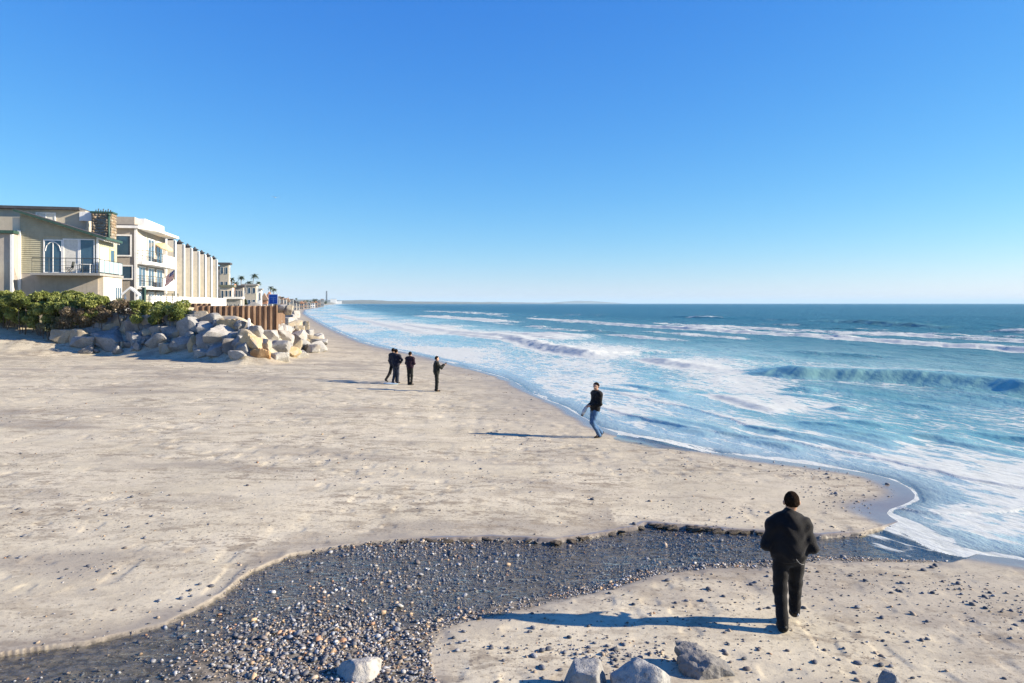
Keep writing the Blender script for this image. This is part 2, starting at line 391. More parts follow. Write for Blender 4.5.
# ------------------------------------------------------------------ sea
# crest lines: photo points of the wave foot, height along it, foam on the face, foam trailing, green, silt
WAVES = [
 dict(px=[(520,318.5),(560,321),(587,323),(640,327),(740,333),(820,338),(906,344),(1024,352),(1200,364)], h=[.3,.6,.7,.8,.75,.7,.8,.8,.6], f=.62, tr=.5, wf=2.2, wb=7),
 dict(px=[(640,323),(740,328.5),(850,334),(930,338),(1024,343.5),(1200,353)], h=[.2,.4,.55,.6,.65,.5], f=.45, tr=.4, wf=2.0, wb=6),
 dict(px=[(795,320.5),(850,323.5),(895,326.5),(945,329.5)], h=[.3,1.2,1.3,.5], f=.16, tr=.34, wf=3.5, wb=5, dark=1),
 dict(px=[(962,330.5),(990,332.5),(1024,334.5),(1150,341)], h=[.4,1.3,1.2,.6], f=.45, tr=.4, wf=3, wb=6),
 dict(px=[(395,324.5),(420,329),(451,333.5),(494,337),(517,343.5),(545,352),(573,356),(603,358.5)], h=[.3,.5,.5,.8,1.0,1.1,1.0,.25], f=.66, tr=.6, wf=2.0, wb=5),
 dict(px=[(618,359),(640,361.5),(668,366.5),(690,369),(718,371.8)], h=[.3,.6,.65,.6,.5], f=.5, tr=.5, wf=1.5, wb=3),
 dict(px=[(705,370.5),(740,374),(788,378),(860,382),(945,388.5),(1024,396),(1150,409)], h=[.7,.85,1.0,1.05,1.0,1.0,.5], f=.0, tr=.12, wf=2.2, wb=3.5, green=1),
 dict(px=[(700,393),(712,397),(732,404),(755,410),(775,415)], h=[.1,.25,.32,.3,.1], f=.62, tr=.6, wf=.7, wb=2.4),
 dict(px=[(409,315.5),(463,319.5),(505,323)], h=[.4,.8,.3], f=.55, tr=.5, wf=4, wb=10),
 dict(px=[(421,311),(463,313),(503,315)], h=[.6,1.0,.6], f=.55, tr=.4, wf=6, wb=14),
 dict(px=[(553,314.5),(575,315.5),(600,316.5)], h=[.8,1.4,.8], f=.5, tr=.35, wf=6, wb=12),
 dict(px=[(655,317),(690,318.4),(720,319.6)], h=[.4,1.0,.4], f=.2, tr=.3, wf=5, wb=10),
 dict(px=[(330,315),(360,321),(395,329),(430,336)], h=[.2,.35,.35,.1], f=.5, tr=.45, wf=2, wb=6),
 dict(px=[(820,409),(836,411),(855,413)], h=[.1,.2,.1], f=0, tr=0, wf=.6, wb=1.2, dark=1),
 dict(px=[(775,389),(798,391),(820,393)], h=[.1,.22,.1], f=0, tr=0, wf=.8, wb=1.5, dark=1),
 dict(px=[(900,437),(935,441),(985,447)], h=[.05,.12,.06], f=0, tr=0, wf=.5, wb=1.0, dark=1),
 dict(px=[(560,331),(600,333),(660,337)], h=[.1,.45,.2], f=.1, tr=.1, wf=2, wb=4, dark=1),
 dict(px=[(740,350),(840,356),(930,361)], h=[.1,.35,.1], f=.08, tr=.1, wf=1.6, wb=4),
]
_g = random.Random(77)
for _i in range(46):                     # short broken crests all through the surf
    _c = on_plane(_g.uniform(430, 1060), 310+30*_g.random()**.8, ZW); _l = _g.uniform(4, 16)
    WAVES.append(dict(pts=[(_c[0]-.40*_l+_g.uniform(-1, 1), _c[1]+.92*_l), (_c[0], _c[1]), (_c[0]+.40*_l+_g.uniform(-1, 1), _c[1]-.92*_l)], h=[.1, _g.uniform(.3, .6), .1], f=_g.choice([.25, .45, .5]), tr=.35, wf=1.2, wb=3.5))
for _i in range(26):                     # low unbroken ripples nearer the beach
    _c = on_plane(_g.uniform(600, 1040), _g.uniform(366, 450), ZW); _l = _g.uniform(1.2, 3.5)
    WAVES.append(dict(pts=[(_c[0]-.45*_l, _c[1]+.9*_l), (_c[0]+.2, _c[1]), (_c[0]+.45*_l, _c[1]-.9*_l)], h=[.05, _g.uniform(.08, .2), .05], f=0, tr=0, wf=.5, wb=1.1, dark=1))
# thin leading edges of swash sheets
SWASH = [[(588,402),(620,413),(660,425),(720,436),(790,444),(837,451),(880,459),(940,473),(1024,489),(1120,510)],
         [(884,505),(910,512),(940,516),(1000,512),(1060,505)],
         [(612,392),(650,402),(690,407),(735,421),(762,432),(800,437)]]
def build_sea():
    ys = np.concatenate([np.arange(-24, 9, .8), grid_rows(9, 45000, .0034, .035, 260, .025)])
    t = np.concatenate([np.arange(-.6, -.36, .01), np.arange(-.36, .80, .0023), np.geomspace(.81, 6, 40)])
    sc = np.where(ys < 9, 9+(9-ys)*.2, ys)
    X = t[None, :]*sc[:, None]; Y = np.repeat(ys[:, None], len(t), 1); nr, nc = X.shape
    x = X.ravel(); y = Y.ravel(); d, arc = shore_d(x, y); off = -d
    z = np.full(x.shape, ZW)
    keep = off > -2.8
    i = np.arange(nr*nc).reshape(nr, nc)
    q = np.stack([i[:-1, :-1], i[:-1, 1:], i[1:, 1:], i[1:, :-1]], -1).reshape(-1, 4)
    q = q[keep[q].any(1)]
    deepz = ss(16, 46, off)                       # beyond the surf zone
    # general chop
    amp = .02+.05*ss(3, 20, off)+.10*ss(25, 80, off)
    rx = x*.966-y*.259; ry = x*.259+y*.966
    z += amp*ss(0, 3, off)*fbm(rx*.55, ry*.22, 101, 4)*(y < 700)
    z += .16*ss(30, 90, off)*fbm(rx*.10, ry*.028, 102, 3)*(y < 2500)
    foam = .10+.22*ss(6, 1, off)-.0*off
    surfzone = ss(.2, 1.5, off)*ss(48, 18, off-10*fbm(x*.02, y*.015, 103))
    foam = np.where(off > 0, .02+.31*surfzone+.06*ss(8, 20, off)*surfzone+.32*fbm(x*.22, y*.06, 104, 4)*surfzone, .3)
    foam += .22*ss(.0, .2, vnoise(x*.09, y*.045, 105)-.55)*surfzone
    foam += .2*ss(9, 2.5, off)*ss(.1, 1, off)*(.5+.9*fbm(x*.5, y*.3, 209, 3))
    foam -= .30*ss(55, 100, off)
    green = np.zeros(x.shape); silt = np.zeros(x.shape)
    for k, w in enumerate(WAVES):
        P = w.get('pts') or [on_plane(a, b, ZW) for a, b in w['px']]
        L = np.cumsum([0]+[math.dist(a, b) for a, b in zip(P[:-1], P[1:])])
        cand = (x > min(p[0] for p in P)-40) & (x < max(p[0] for p in P)+40) & (y > min(p[1] for p in P)-40) & (y < max(p[1] for p in P)+60)
        ii = np.where(cand)[0]
        if not len(ii): continue
        xx = x[ii]; yy = y[ii]
        dd, aa, sd = poly_dist(xx, yy, P)
        # travel left->right in the photo: sea side is on the left hand
        s = dd*sd + .35*w['wf']*fbm(aa*.35/w['wf']*2, aa*0+k, 110+k) 
        hh = (.62 if w['f'] < .25 else .40)*np.interp(aa, L, w['h'])*(1+(.12 if w.get('green') else .35)*fbm(aa*.5, aa*0+k*3.1, 130+k))
        e0 = .5*w['wf']*2
        endf = 1.0
        # cap both ends of the line
        ax, ay = P[0]; bx, by = P[-1]
        ex = np.minimum(aa, L[-1]-aa); endf = ss(0, min(.32*L[-1], 6 if w.get('green') else 7)+.01, ex+.06*L[-1]*fbm(xx*.4, yy*.2, 140+k))
        endf *= np.where((ex <= 1e-6), np.exp(-(dd/w['wf'])**2), 1)
        front = ss(0, w['wf'], s); back = np.exp(-np.maximum(s-w['wf'], 0)/w['wb'])
        prof = np.where(s < w['wf'], front, back)
        z[ii] += hh*prof*endf
        if w['f'] > .15: z[ii] += .16*hh*fbm(xx*1.7, yy*.9, 145+k, 3)*ss(-.3*w['wf'], .3*w['wf'], s)*np.exp(-np.maximum(s-w['wf'], 0)/2.5)*endf
        ff = ss(-.5*w['wf'], .1*w['wf'], s)*(s < w['wf']*1.6)
        tb = np.exp(-np.maximum(s-w['wf'], 0)/w['wb'])*(s > -.3*w['wf'])
        lump = .65+.5*fbm(xx*.9, yy*.35, 150+k, 4)
        foam[ii] += (w['f']*ff*lump + w['tr']*tb*1.05*(.7+.6*fbm(xx*.35, yy*.14, 170+k, 3)))*endf
        if w.get('green') or w.get('dark') or w.get('silt'):
            face = ss(0, .25*w['wf'], s)*ss(w['wf']*1.9, w['wf']*.9, s)*endf
            foam[ii] -= (.42 if not w.get('silt') else .2)*face
            if w.get('green'): foam[ii] += .5*endf*ss(.75*w['wf'], 1.0*w['wf'], s)*ss(2.0*w['wf'], 1.2*w['wf'], s)*ss(.35, .75, .5+.5*fbm(aa*.25, aa*0, 212))
            if w.get('green'): green[ii] = np.maximum(green[ii], face*.95)
            elif w.get('silt'): silt[ii] = np.maximum(silt[ii], face*.6); green[ii] = np.maximum(green[ii], face*.4)
            else: green[ii] = np.maximum(green[ii], face*.35)
    for k, pts in enumerate(SWASH):
        P = smooth_line([on_plane(a, b, ZW) for a, b in pts], 2)
        dd, aa, sd = poly_dist(x, y, P); s = dd*sd + .12*fbm(aa*1.2, aa*0, 190+k)+.3*fbm(aa*.3, aa*0, 194+k)
        m = ss(-.03, .05, s)*np.exp(-np.maximum(s, 0)/1.6)*(aa > .3)*(aa < 1e4)
        z += .035*m
        foam += (.34*np.exp(-np.maximum(s, 0)/(.9))*(s > 0) )*(aa > .3)
    # foam hem at the water's edge
    hem = off+.06*fbm(x*2.2, y*2.2, 201)
    hw = .14+.5*ss(.45, .9, vnoise(arc*.35, arc*0, 202))
    foam += .95*ss(hw, .3*hw, hem)*(off > -.3)*(.15+1.15*vnoise(arc*.5, arc*0, 205))
    gx, gy = on_plane(960, 525, ZW)
    foam += .40*np.exp(-(((x-gx)/1.9)**2+((y-gy)/1.0)**2))*(.6+.8*fbm(x*1.6, y*1.6, 203))
    # keep the swash sheet just on top of the wet sand
    me = np_mesh('sea', np.stack([x, y, z], 1), q)
    attr(me, 'foam', np.clip(foam, -.6, 1.2)); 
    attr(me, 'milk', np.clip(surfzone*(.75+.35*fbm(x*.06, y*.03, 204))+.25*ss(120, 40, off), 0, 1))
    attr(me, 'depth', np.clip(off*.05+.01, 0, 2)); attr(me, 'green', green); attr(me, 'silt', silt); attr(me, 'shallow', .5*ss(9, .5, off+2*fbm(x*.1, y*.06, 207)))
    attr(me, 'chop', np.clip(.22+.78*ss(4, 40, off), 0, 1)*(1-.75*np.clip(green, 0, 1)))
    # drop loose verts
    bm = bmesh.new(); bm.from_mesh(me); bmesh.ops.delete(bm, geom=[v for v in bm.verts if not v.link_faces], context='VERTS'); bm.to_mesh(me); bm.free()
    o = link('sea', me, sea_material())
    tag(o, 'blue green ocean with white surf lines', 'sea', None, 'structure')
build_sea()

def build_stream():
    xs = np.arange(-16, 9.5, .035); ys = np.arange(3, 17.5, .035)
    X, Y = np.meshgrid(xs, ys); x = X.ravel(); y = Y.ravel()
    d, _ = shore_d(x, y); inb = in_poly(x, y, BEDPOLY)
    du = poly_dist(x, y, UPW)[0]; dl = poly_dist(x, y, LOW)[0]
    zz = base_h(d)-.074*bank(x)+(.004+.010*ss(-2.4, -4.0, x))*fbm(x*2.6+y*1.5, y*6-x*1.2, 301, 3)
    ok = (inb | (du < .12)) & (d > -.6)
    i = np.arange(len(x)).reshape(X.shape)
    q = np.stack([i[:-1, :-1], i[:-1, 1:], i[1:, 1:], i[1:, :-1]], -1).reshape(-1, 4); q = q[ok[q].all(1)]
    used = np.zeros(len(x), int)-1; u = np.unique(q); used[u] = np.arange(len(u))
    me = np_mesh('stream', np.stack([x, y, zz], 1)[u], used[q])
    tag(link('stream', me, stream_material()), 'shallow stream running over pebbles to the sea', 'stream', None, 'structure')
build_stream()

# ------------------------------------------------------------------ pebbles
PALETTE = np.array([(.10,.10,.11),(.16,.16,.17),(.24,.24,.25),(.07,.075,.085),(.33,.32,.31),(.30,.24,.18),(.36,.25,.15),(.42,.40,.37),(.14,.12,.11),(.30,.17,.10),(.5,.48,.45),(.19,.2,.22)])
PW = np.array([.13,.16,.15,.10,.08,.13,.05,.02,.17,.035,.004,.05]); PW /= PW.sum()
PEB = stone_material('pebble_stone')
def pebble_mesh(name, cx, cy, cz, size, g, lvl, lum_=1.0):
    V, Fc = ico(lvl); n = len(cx)
    sc = np.stack([size*g.uniform(.8, 1.35, n), size*g.uniform(.65, 1.0, n), size*g.uniform(.28, .55, n)], 1)
    a = g.uniform(0, 6.283, n); ca, sa = np.cos(a), np.sin(a)
    lum = 1+g.normal(0, .13, (n, len(V)))
    P = V[None]*lum[..., None]*sc[:, None, :]
    tl = g.normal(0, .3, n)
    x, y, z = P[..., 0], P[..., 1], P[..., 2]+tl[:, None]*P[..., 0]
    W = np.stack([x*ca[:, None]-y*sa[:, None]+cx[:, None], x*sa[:, None]+y*ca[:, None]+cy[:, None], z+cz[:, None]], -1).reshape(-1, 3)
    Fa = (Fc[None]+(np.arange(n)*len(V))[:, None, None]).reshape(-1, 3)
    me = np_mesh(name, W, Fa)
    tilt_ = None
    c = PALETTE[g.choice(len(PALETTE), n, p=PW)]*g.uniform(.75, 1.3, (n, 1))*lum_
    cattr(me, 'col', np.repeat(c, len(V), 0)); return me
def build_gravel():
    g = np.random.default_rng(11)
    n = 190000
    x = g.uniform(-9.5, 8.2, n); y = g.uniform(6.4, 16.5, n)
    z, d, bed, b = terrain(x, y)
    dry = np.exp(-(((x+1.9)/1.7)**2+((y-8.2)/1.5)**2))
    left = ss(-2.6, -3.9, x+.4*(y-8.2))
    dens = bed*(.22+1.0*ss(.25, .7, .5+.5*fbm(x*.9, y*1.2, 401, 3))+.9*dry)*(1-.8*left)
    dens *= ss(-.6, .3, d)*(1-.6*ss(4.3, 5.5, x))
    k = g.uniform(0, 1.25, n) < dens
    x, y, z, dry = x[k], y[k], z[k], dry[k]
    size = g.lognormal(math.log(.0112), .5, len(x))*(1+.35*dry)
    size = np.clip(size, .006, .06)
    near = y < 10.5
    a = pebble_mesh('gravel', x[near], y[near], z[near]+size[near]*.35, size[near], g, 1, 1.3)
    tag(link('gravel', a, PEB), 'dark wet gravel covering the near stream bed', 'gravel', None, 'stuff')
    f = ~near
    a = pebble_mesh('gravel', x[f], y[f], z[f]+size[f]*.4, size[f], g, 1, 1.3)
    tag(link('gravel', a, PEB), 'dark gravel in the far bend of the stream', 'gravel', None, 'stuff')
build_gravel()
BEACHSTONE = [(PALETTE[k], paint('beach_stone_%s' % nm, tuple(PALETTE[k]), .7, .3, 30, .004)) for k, nm in ((0, 'charcoal'), (1, 'slate'), (3, 'black'), (8, 'umber'), (5, 'tan'), (2, 'grey'))]
def build_beach_stones():
    g = np.random.default_rng(12); n = 100000
    py = 303.5+g.uniform(0, 1, n)**.85*385+28; px = g.uniform(-40, 1060, n)
    Y = F*4.05/(py-HY); X = (px-CX)*Y/F
    z, d, bed, b = terrain(X, Y)
    clump = ss(.45, .75, vnoise(X*.35, Y*.22, 411))*.6+ss(.5, .8, vnoise(X*1.3, Y*1.0, 412))*.5
    shoreband = np.exp(-((d-2.2)/1.6)**2)*ss(11, 15, Y)
    rightfield = np.exp(-(((X-6.2)/1.6)**2+((Y-11.6)/1.4)**2))
    belowshadow = np.exp(-(((X-1.2)/.9)**2+((Y-8.75)/.22)**2))*2.2
    mid = np.exp(-(((X-.5)/5)**2+((Y-27)/8)**2))
    dens = (.012+.2*clump+.55*shoreband*clump+.6*rightfield*(.25+1.2*clump)+.6*belowshadow+.25*mid*clump+.3*clump*np.exp(-(((X+12)/5)**2+((Y-38)/9)**2)))
    dens += .55*clump*np.exp(-(((X-4.5)/3.2)**2+((Y-17)/2.6)**2)) + .35*clump*np.exp(-((d-1.4)/.9)**2)*(Y > 13)
    k = (g.uniform(0, 1.4, n) < dens) & (bed < .05) & (b < -.3) & (d > .35) & (Y < 75) & (Y > 6.8)
    X, Y, z, d = X[k], Y[k], z[k], d[k]
    size = np.clip(g.lognormal(math.log(.0155), .45, len(X)), .007, .05)*np.clip(.65+Y/40, .8, 1.35)
    k = g.uniform(0, 1, len(X)) < .5; X, Y, z, size = X[k], Y[k], z[k], size[k]
    pxs = CX+F*X/Y; vis = (pxs > -10) & (pxs < 1034)
    rank = np.argsort(-(size/Y)*vis); big = rank[:290]; rest = rank[290:]
    a = pebble_mesh('pebble_scatter', X[rest], Y[rest], z[rest]+size[rest]*.2, size[rest], g, 1)
    tag(link('pebble_scatter', a, PEB), 'small pebbles scattered thinly over the sand', 'pebbles', None, 'stuff')
    V, Fc = ico(2); protos = []
    for j in range(12):
        W = V*(1+.18*fbm(V[:, 0]*1.7+j*5, V[:, 1]*1.7+V[:, 2]*1.3, 420+j)[:, None])*np.array([1.15, .85, .6])
        protos.append([None]*len(BEACHSTONE) + [W])
    for c, i in enumerate(big):
        j = c % 12; mi = int(g.choice(len(BEACHSTONE), p=[.25, .25, .2, .15, .07, .08]))
        if protos[j][mi] is None:
            protos[j][mi] = np_mesh('pebble', protos[j][-1], Fc); protos[j][mi].materials.append(BEACHSTONE[mi][1])
        o = bpy.data.objects.new('pebble', protos[j][mi]); COL.objects.link(o)
        o.location = (X[i], Y[i], z[i]+size[i]*.25); o.scale = (size[i],)*3; o.rotation_euler = (g.normal(0, .15), g.normal(0, .15), g.uniform(0, 6.28))
        px = CX+F*X[i]/Y[i]; py = HY+F*(CAM-z[i])/Y[i]
        if py > 545 and px > 800: lab, gr = 'small dark stone on the sand right of the nearest man', 'stones right of the nearest man'
        elif py > 600 and px > 420: lab, gr = 'small stone on the sand around the long shadow of the nearest man', 'stones by the long shadow'
        elif px > 620 and py < 530: lab, gr = 'small dark stone on the sand point between stream and surf', 'stones on the sand point'
        elif py < 530 and px > 330: lab, gr = 'small stone on the open sand beyond the stream bend', 'stones beyond the stream'
        else: lab, gr = 'small stone on the wide sand at left of the stream', 'stones on the left sand'
        tag(o, lab, 'pebble', gr)
build_beach_stones()

# ------------------------------------------------------------------ boulders
BM = {'grey': boulder_material('granite_grey', (.22, .22, .22), (.33, .325, .31)),
      'pale': boulder_material('granite_pale', (.31, .30, .28), (.42, .40, .365)),
      'tan': boulder_material('sandstone_tan', (.31, .26, .185), (.39, .34, .255), (.29, .28, .26)),
      'ochre': boulder_material('sandstone_ochre', (.42, .30, .16), (.48, .39, .25), (.36, .33, .29)),
      'rust': boulder_material('sandstone_rust', (.36, .19, .08), (.42, .28, .15)),
      'dark': boulder_material('basalt_dark', (.16, .155, .15), (.27, .25, .23))}
def rock_mesh(name, dims, seed, lvl=4, planes=10, soft=.012, rough=.035):
    g = np.random.default_rng(seed); V, Fc = ico(lvl)
    N = g.normal(size=(planes, 3)); N /= np.linalg.norm(N, axis=1)[:, None]
    N = np.concatenate([N, np.eye(3), -np.eye(3)]); O = np.concatenate([g.uniform(.60, .92, planes), g.uniform(.8, 1.0, 6)])
    dn = V@N.T; r = np.where(dn > .05, O/np.maximum(dn, .05), 9.0)
    k = soft; mn = r.min(1); r = mn-k*np.log(np.exp(-(r-mn[:, None])/k).sum(1))*.6
    W = V*r[:, None]
    nz = fbm(W[:, 0]*3+seed, W[:, 1]*3+W[:, 2]*2.3, seed, 4)
    W = W*(1+rough*nz)[:, None]*np.array(dims)/2/.86
    me = np_mesh(name, W, Fc)
    try: me.set_sharp_from_angle(angle=R(28))
    except Exception: pass
    return me
ORD = ['', 'first', 'second', 'third', 'fourth', 'fifth', 'sixth', 'seventh', 'eighth', 'ninth', 'tenth', 'eleventh', 'twelfth', 'thirteenth', 'fourteenth', 'fifteenth', 'sixteenth', 'seventeenth', 'eighteenth', 'nineteenth', 'twentieth', 'twenty first', 'twenty second', 'twenty third', 'twenty fourth', 'twenty fifth', 'twenty sixth', 'twenty seventh', 'twenty eighth', 'twenty ninth', 'thirtieth']
# photo boxes of the riprap boulders: x0,x1,y0,y1,colour
RIP = [(56,76,331,344,'tan'),(72,92,331,347,'tan'),(75,96,338,349,'grey'),(86,103,327,343,'grey'),(94,128,332,350,'grey'),(92,118,317,337,'grey'),(113,127,313,328,'tan'),
 (127,146,312,323,'pale'),(128,150,322,337,'dark'),(127,150,333,350,'grey'),(144,158,317,333,'tan'),(147,172,334,350,'grey'),(122,137,323,337,'tan'),(148,170,324,340,'grey'),
 (150,165,312,324,'pale'),(165,180,317,331,'grey'),(163,181,327,341,'grey'),(178,201,318,344,'grey'),(184,200,315,326,'pale'),(190,210,312,326,'tan'),(200,216,323,336,'pale'),
 (187,201,338,356,'ochre'),(200,226,332,357,'grey'),(208,241,327,348,'pale'),(225,243,340,356,'dark'),(215,232,318,331,'tan'),(223,243,320,334,'ochre'),(238,252,330,343,'tan'),
 (241,262,335,352,'ochre'),(239,250,343,356,'grey'),(253,270,340,354,'tan'),(254,270,349,360,'rust'),(196,210,349,358,'pale'),(268,288,341,356,'grey'),(263,278,331,345,'pale'),
 (282,300,347,359,'ochre'),(270,287,353,361,'pale'),(290,308,350,359,'pale'),(276,292,331,345,'pale'),(288,303,336,349,'tan'),(297,310,340,351,'pale'),(281,293,318,332,'pale'),
 (288,299,322,337,'tan'),(292,304,327,340,'tan'),(300,313,331,345,'grey'),(306,318,336,347,'tan'),(314,327,338,347,'grey'),(280,290,309,320,'pale'),(286,296,313,325,'grey'),
 (171,190,338,353,'grey'),(246,262,326,338,'grey'),(204,222,313,325,'grey'),(178,192,308,318,'tan'),(134,152,318,328,'grey'),(103,117,324,334,'tan'),(160,176,344,354,'tan'),
 (210,228,345,359,'grey'),(228,243,332,342,'grey'),(232,247,351,360,'pale'),(299,309,322,333,'tan'),(278,286,304,312,'grey'),(284,293,305,314,'tan'),(290,299,311,320,'pale')]
def pile_point(px, py):
    """where the sight line of the photo meets the slope of the rock pile"""
    lo, hi = 20.0, 200.0
    ts = np.linspace(36, 260, 1200); x = (px-CX)*ts/F; z = CAM-(py-HY)*ts/F
    h = terrain(x, ts, False)[0]
    k = np.where(h >= z-.05)[0]
    t = ts[k[0]] if len(k) else 60
    return Vector(((px-CX)*t/F, t, CAM-(py-HY)*t/F))
def build_riprap():
    items = []
    for s, (x0, x1, y0, y1, c) in enumerate(RIP):
        cx, cy = (x0+x1)/2, (y0+y1)/2
        p = pile_point(cx, min(cy+2, y1)); k = p.y/F
        w, h = (x1-x0)*k*1.12, (y1-y0)*k*1.15
        g = random.Random(s); dep = max(w, h)*g.uniform(.75, 1.0)
        me = rock_mesh('boulder', (w, dep, h), 500+s, 4 if w > .8 else 3)
        o = link('boulder', me, BM[c]); c0 = at(cx, cy, p.y+dep*.1); o.location = c0
        o.rotation_euler = (0, 0, g.uniform(-.25, .25))
        row = 'bottom' if cy > 343 else ('middle' if cy > 327 else 'top')
        items.append((cx, row, c, w, o))
    words = {'grey': 'grey angular', 'pale': 'pale grey', 'tan': 'tan brown', 'ochre': 'yellow ochre', 'rust': 'rusty brown', 'dark': 'dark grey'}
    for row in ('bottom', 'middle', 'top'):
        for c in BM:
            L = sorted([i for i in items if i[1] == row and i[2] == c], key=lambda i: i[0])
            for n, (cx, _, _, w, o) in enumerate(L):
                sz = 'large' if w > 1.9 else ('small' if w < 1.0 else 'medium')
                if len(L) == 1: t = f'only {words[c]} boulder in the {row} row of the riprap heap'
                elif n == 0: t = f'leftmost {words[c]} boulder in the {row} row of the riprap heap'
                elif n == len(L)-1: t = f'rightmost {words[c]} boulder in the {row} row of the riprap heap'
                else: t = f'{sz} {words[c]} boulder, {ORD[n+1]} of its colour from the left, {row} row of the riprap'
                tag(o, t, 'boulder', 'riprap boulders')
    # dark gaps between the big ones are filled by smaller hidden stones
    g = random.Random(5); protos = [rock_mesh('rubble_rock', (1, .9, .8), 900+i, 3) for i in range(6)]
    keys = list(BM)
    def small(x, y, s, lab, gr, c):
        o = bpy.data.objects.new('rubble_rock', protos[g.randrange(6)].copy() if False else protos[g.randrange(6)]); COL.objects.link(o)
        if not o.data.materials: o.data.materials.append(None)
        o.material_slots[0].link = 'OBJECT'; o.material_slots[0].material = BM[c]
        o.location = (x, y, H(x, y)+s*.15); o.scale = (s, s*g.uniform(.8, 1.1), s*g.uniform(.7, 1)); o.rotation_euler = (g.uniform(-.5, .5), g.uniform(-.5, .5), g.uniform(0, 6))
        tag(o, lab, 'rock', gr)
    for i in range(130):
        px = g.uniform(84, 305); py = g.uniform(318, 354)
        if py < 318+max(0, px-205)*.26: continue
        p = pile_point(px, py)
        small(p.x, p.y+.2, g.uniform(.45, 1.0), 'rubble rock wedged in the gaps of the riprap heap', 'rubble in the riprap', g.choice(['grey', 'dark', 'tan', 'grey']))
    # revetment running on along the beach beyond the pile wall
    for i in range(110):
        y = 62+g.random()**1.6*260; k = g.uniform(-.5, 6.5)
        j = max(0, next((n for n in range(len(BLUFF)-1) if BLUFF[n+1][1] > y and BLUFF[n][1] > 47), 8))
        (ax, ay), (bx, by) = BLUFF[j], BLUFF[j+1]; t = (y-ay)/(by-ay)
        small(ax+t*(bx-ax)-k, y, g.uniform(.9, 1.9), 'rock in the revetment running on along the far beach', 'far revetment rocks', g.choice(['pale', 'tan', 'grey', 'pale', 'tan']))
build_riprap()
def build_clods():
    g = random.Random(17); L = [0]; P = UPW
    for a, b in zip(P[:-1], P[1:]): L.append(L[-1]+math.dist(a, b))
    protos = [rock_mesh('sand_clod', (1, .7, .55), 960+i, 3, 9, .05, .16) for i in range(5)]
    m = boulder_material('damp_clod', (.075, .062, .05), (.13, .11, .088))
    for p in protos: p.materials.append(m)
    for i in range(46):
        px = g.choice([g.uniform(395, 560), g.uniform(560, 770), g.uniform(640, 765)])
        k = max(j for j in range(len(UP_PX)) if UP_PX[j][0] <= px); a, b = UPW[k+1], UPW[k+2]; t = (px-UP_PX[k][0])/(UP_PX[k+1][0]-UP_PX[k][0])
        x = a[0]+t*(b[0]-a[0]); y = a[1]+t*(b[1]-a[1])-g.uniform(-.02, .10); s = g.uniform(.10, .30)
        o = bpy.data.objects.new('sand_clod', protos[i % 5]); COL.objects.link(o); z, _, _, _ = terrain(np.array([x]), np.array([y+.15]))
        o.location = (x, y, float(z[0])-s*.22); o.scale = (s, s*.6, s*.55); o.rotation_euler = (g.uniform(-.2, .2), g.uniform(-.2, .2), g.uniform(-.5, .5))
        tag(o, 'dark damp sand clod fallen along the far bank of the stream', 'clod', 'clods along the stream bank')
build_clods()
def near_boulder(px, py_top, wpx, hpx, Y, c, seed, label, dark=False, rough=.05, soft=.05):
    k = Y/F; me = rock_mesh('boulder', (wpx*k, wpx*k*.8, hpx*k), seed, 5, 12, soft, rough); o = link('boulder', me, BM[c])
    x = (px-CX)*k; o.location = (x, Y, CAM-(py_top-HY)*k-hpx*k*.46); tag(o, label, 'boulder', 'boulders at the bottom edge'); return o
near_boulder(356, 665, 46, 40, 8.05, 'pale', 41, 'pale rounded boulder half buried in gravel at the bottom edge', soft=.09)
near_boulder(587, 669, 46, 46, 7.85, 'grey', 45, 'left one of the two pale grey boulders below the long shadow')
near_boulder(643, 662, 60, 54, 7.8, 'grey', 61, 'right one of the two pale grey boulders below the long shadow')
near_boulder(706, 653, 50, 38, 8.35, 'dark', 53, 'rugged dark grey boulder sunk in sand left of the walking man', rough=.16)
near_boulder(890, 673, 22, 20, 8.0, 'grey', 55, 'small grey boulder on the sand at the bottom right edge')
near_boulder(54, 607, 11, 12, 9.9, 'pale', 57, 'single white stone on the sand at far left near the stream')

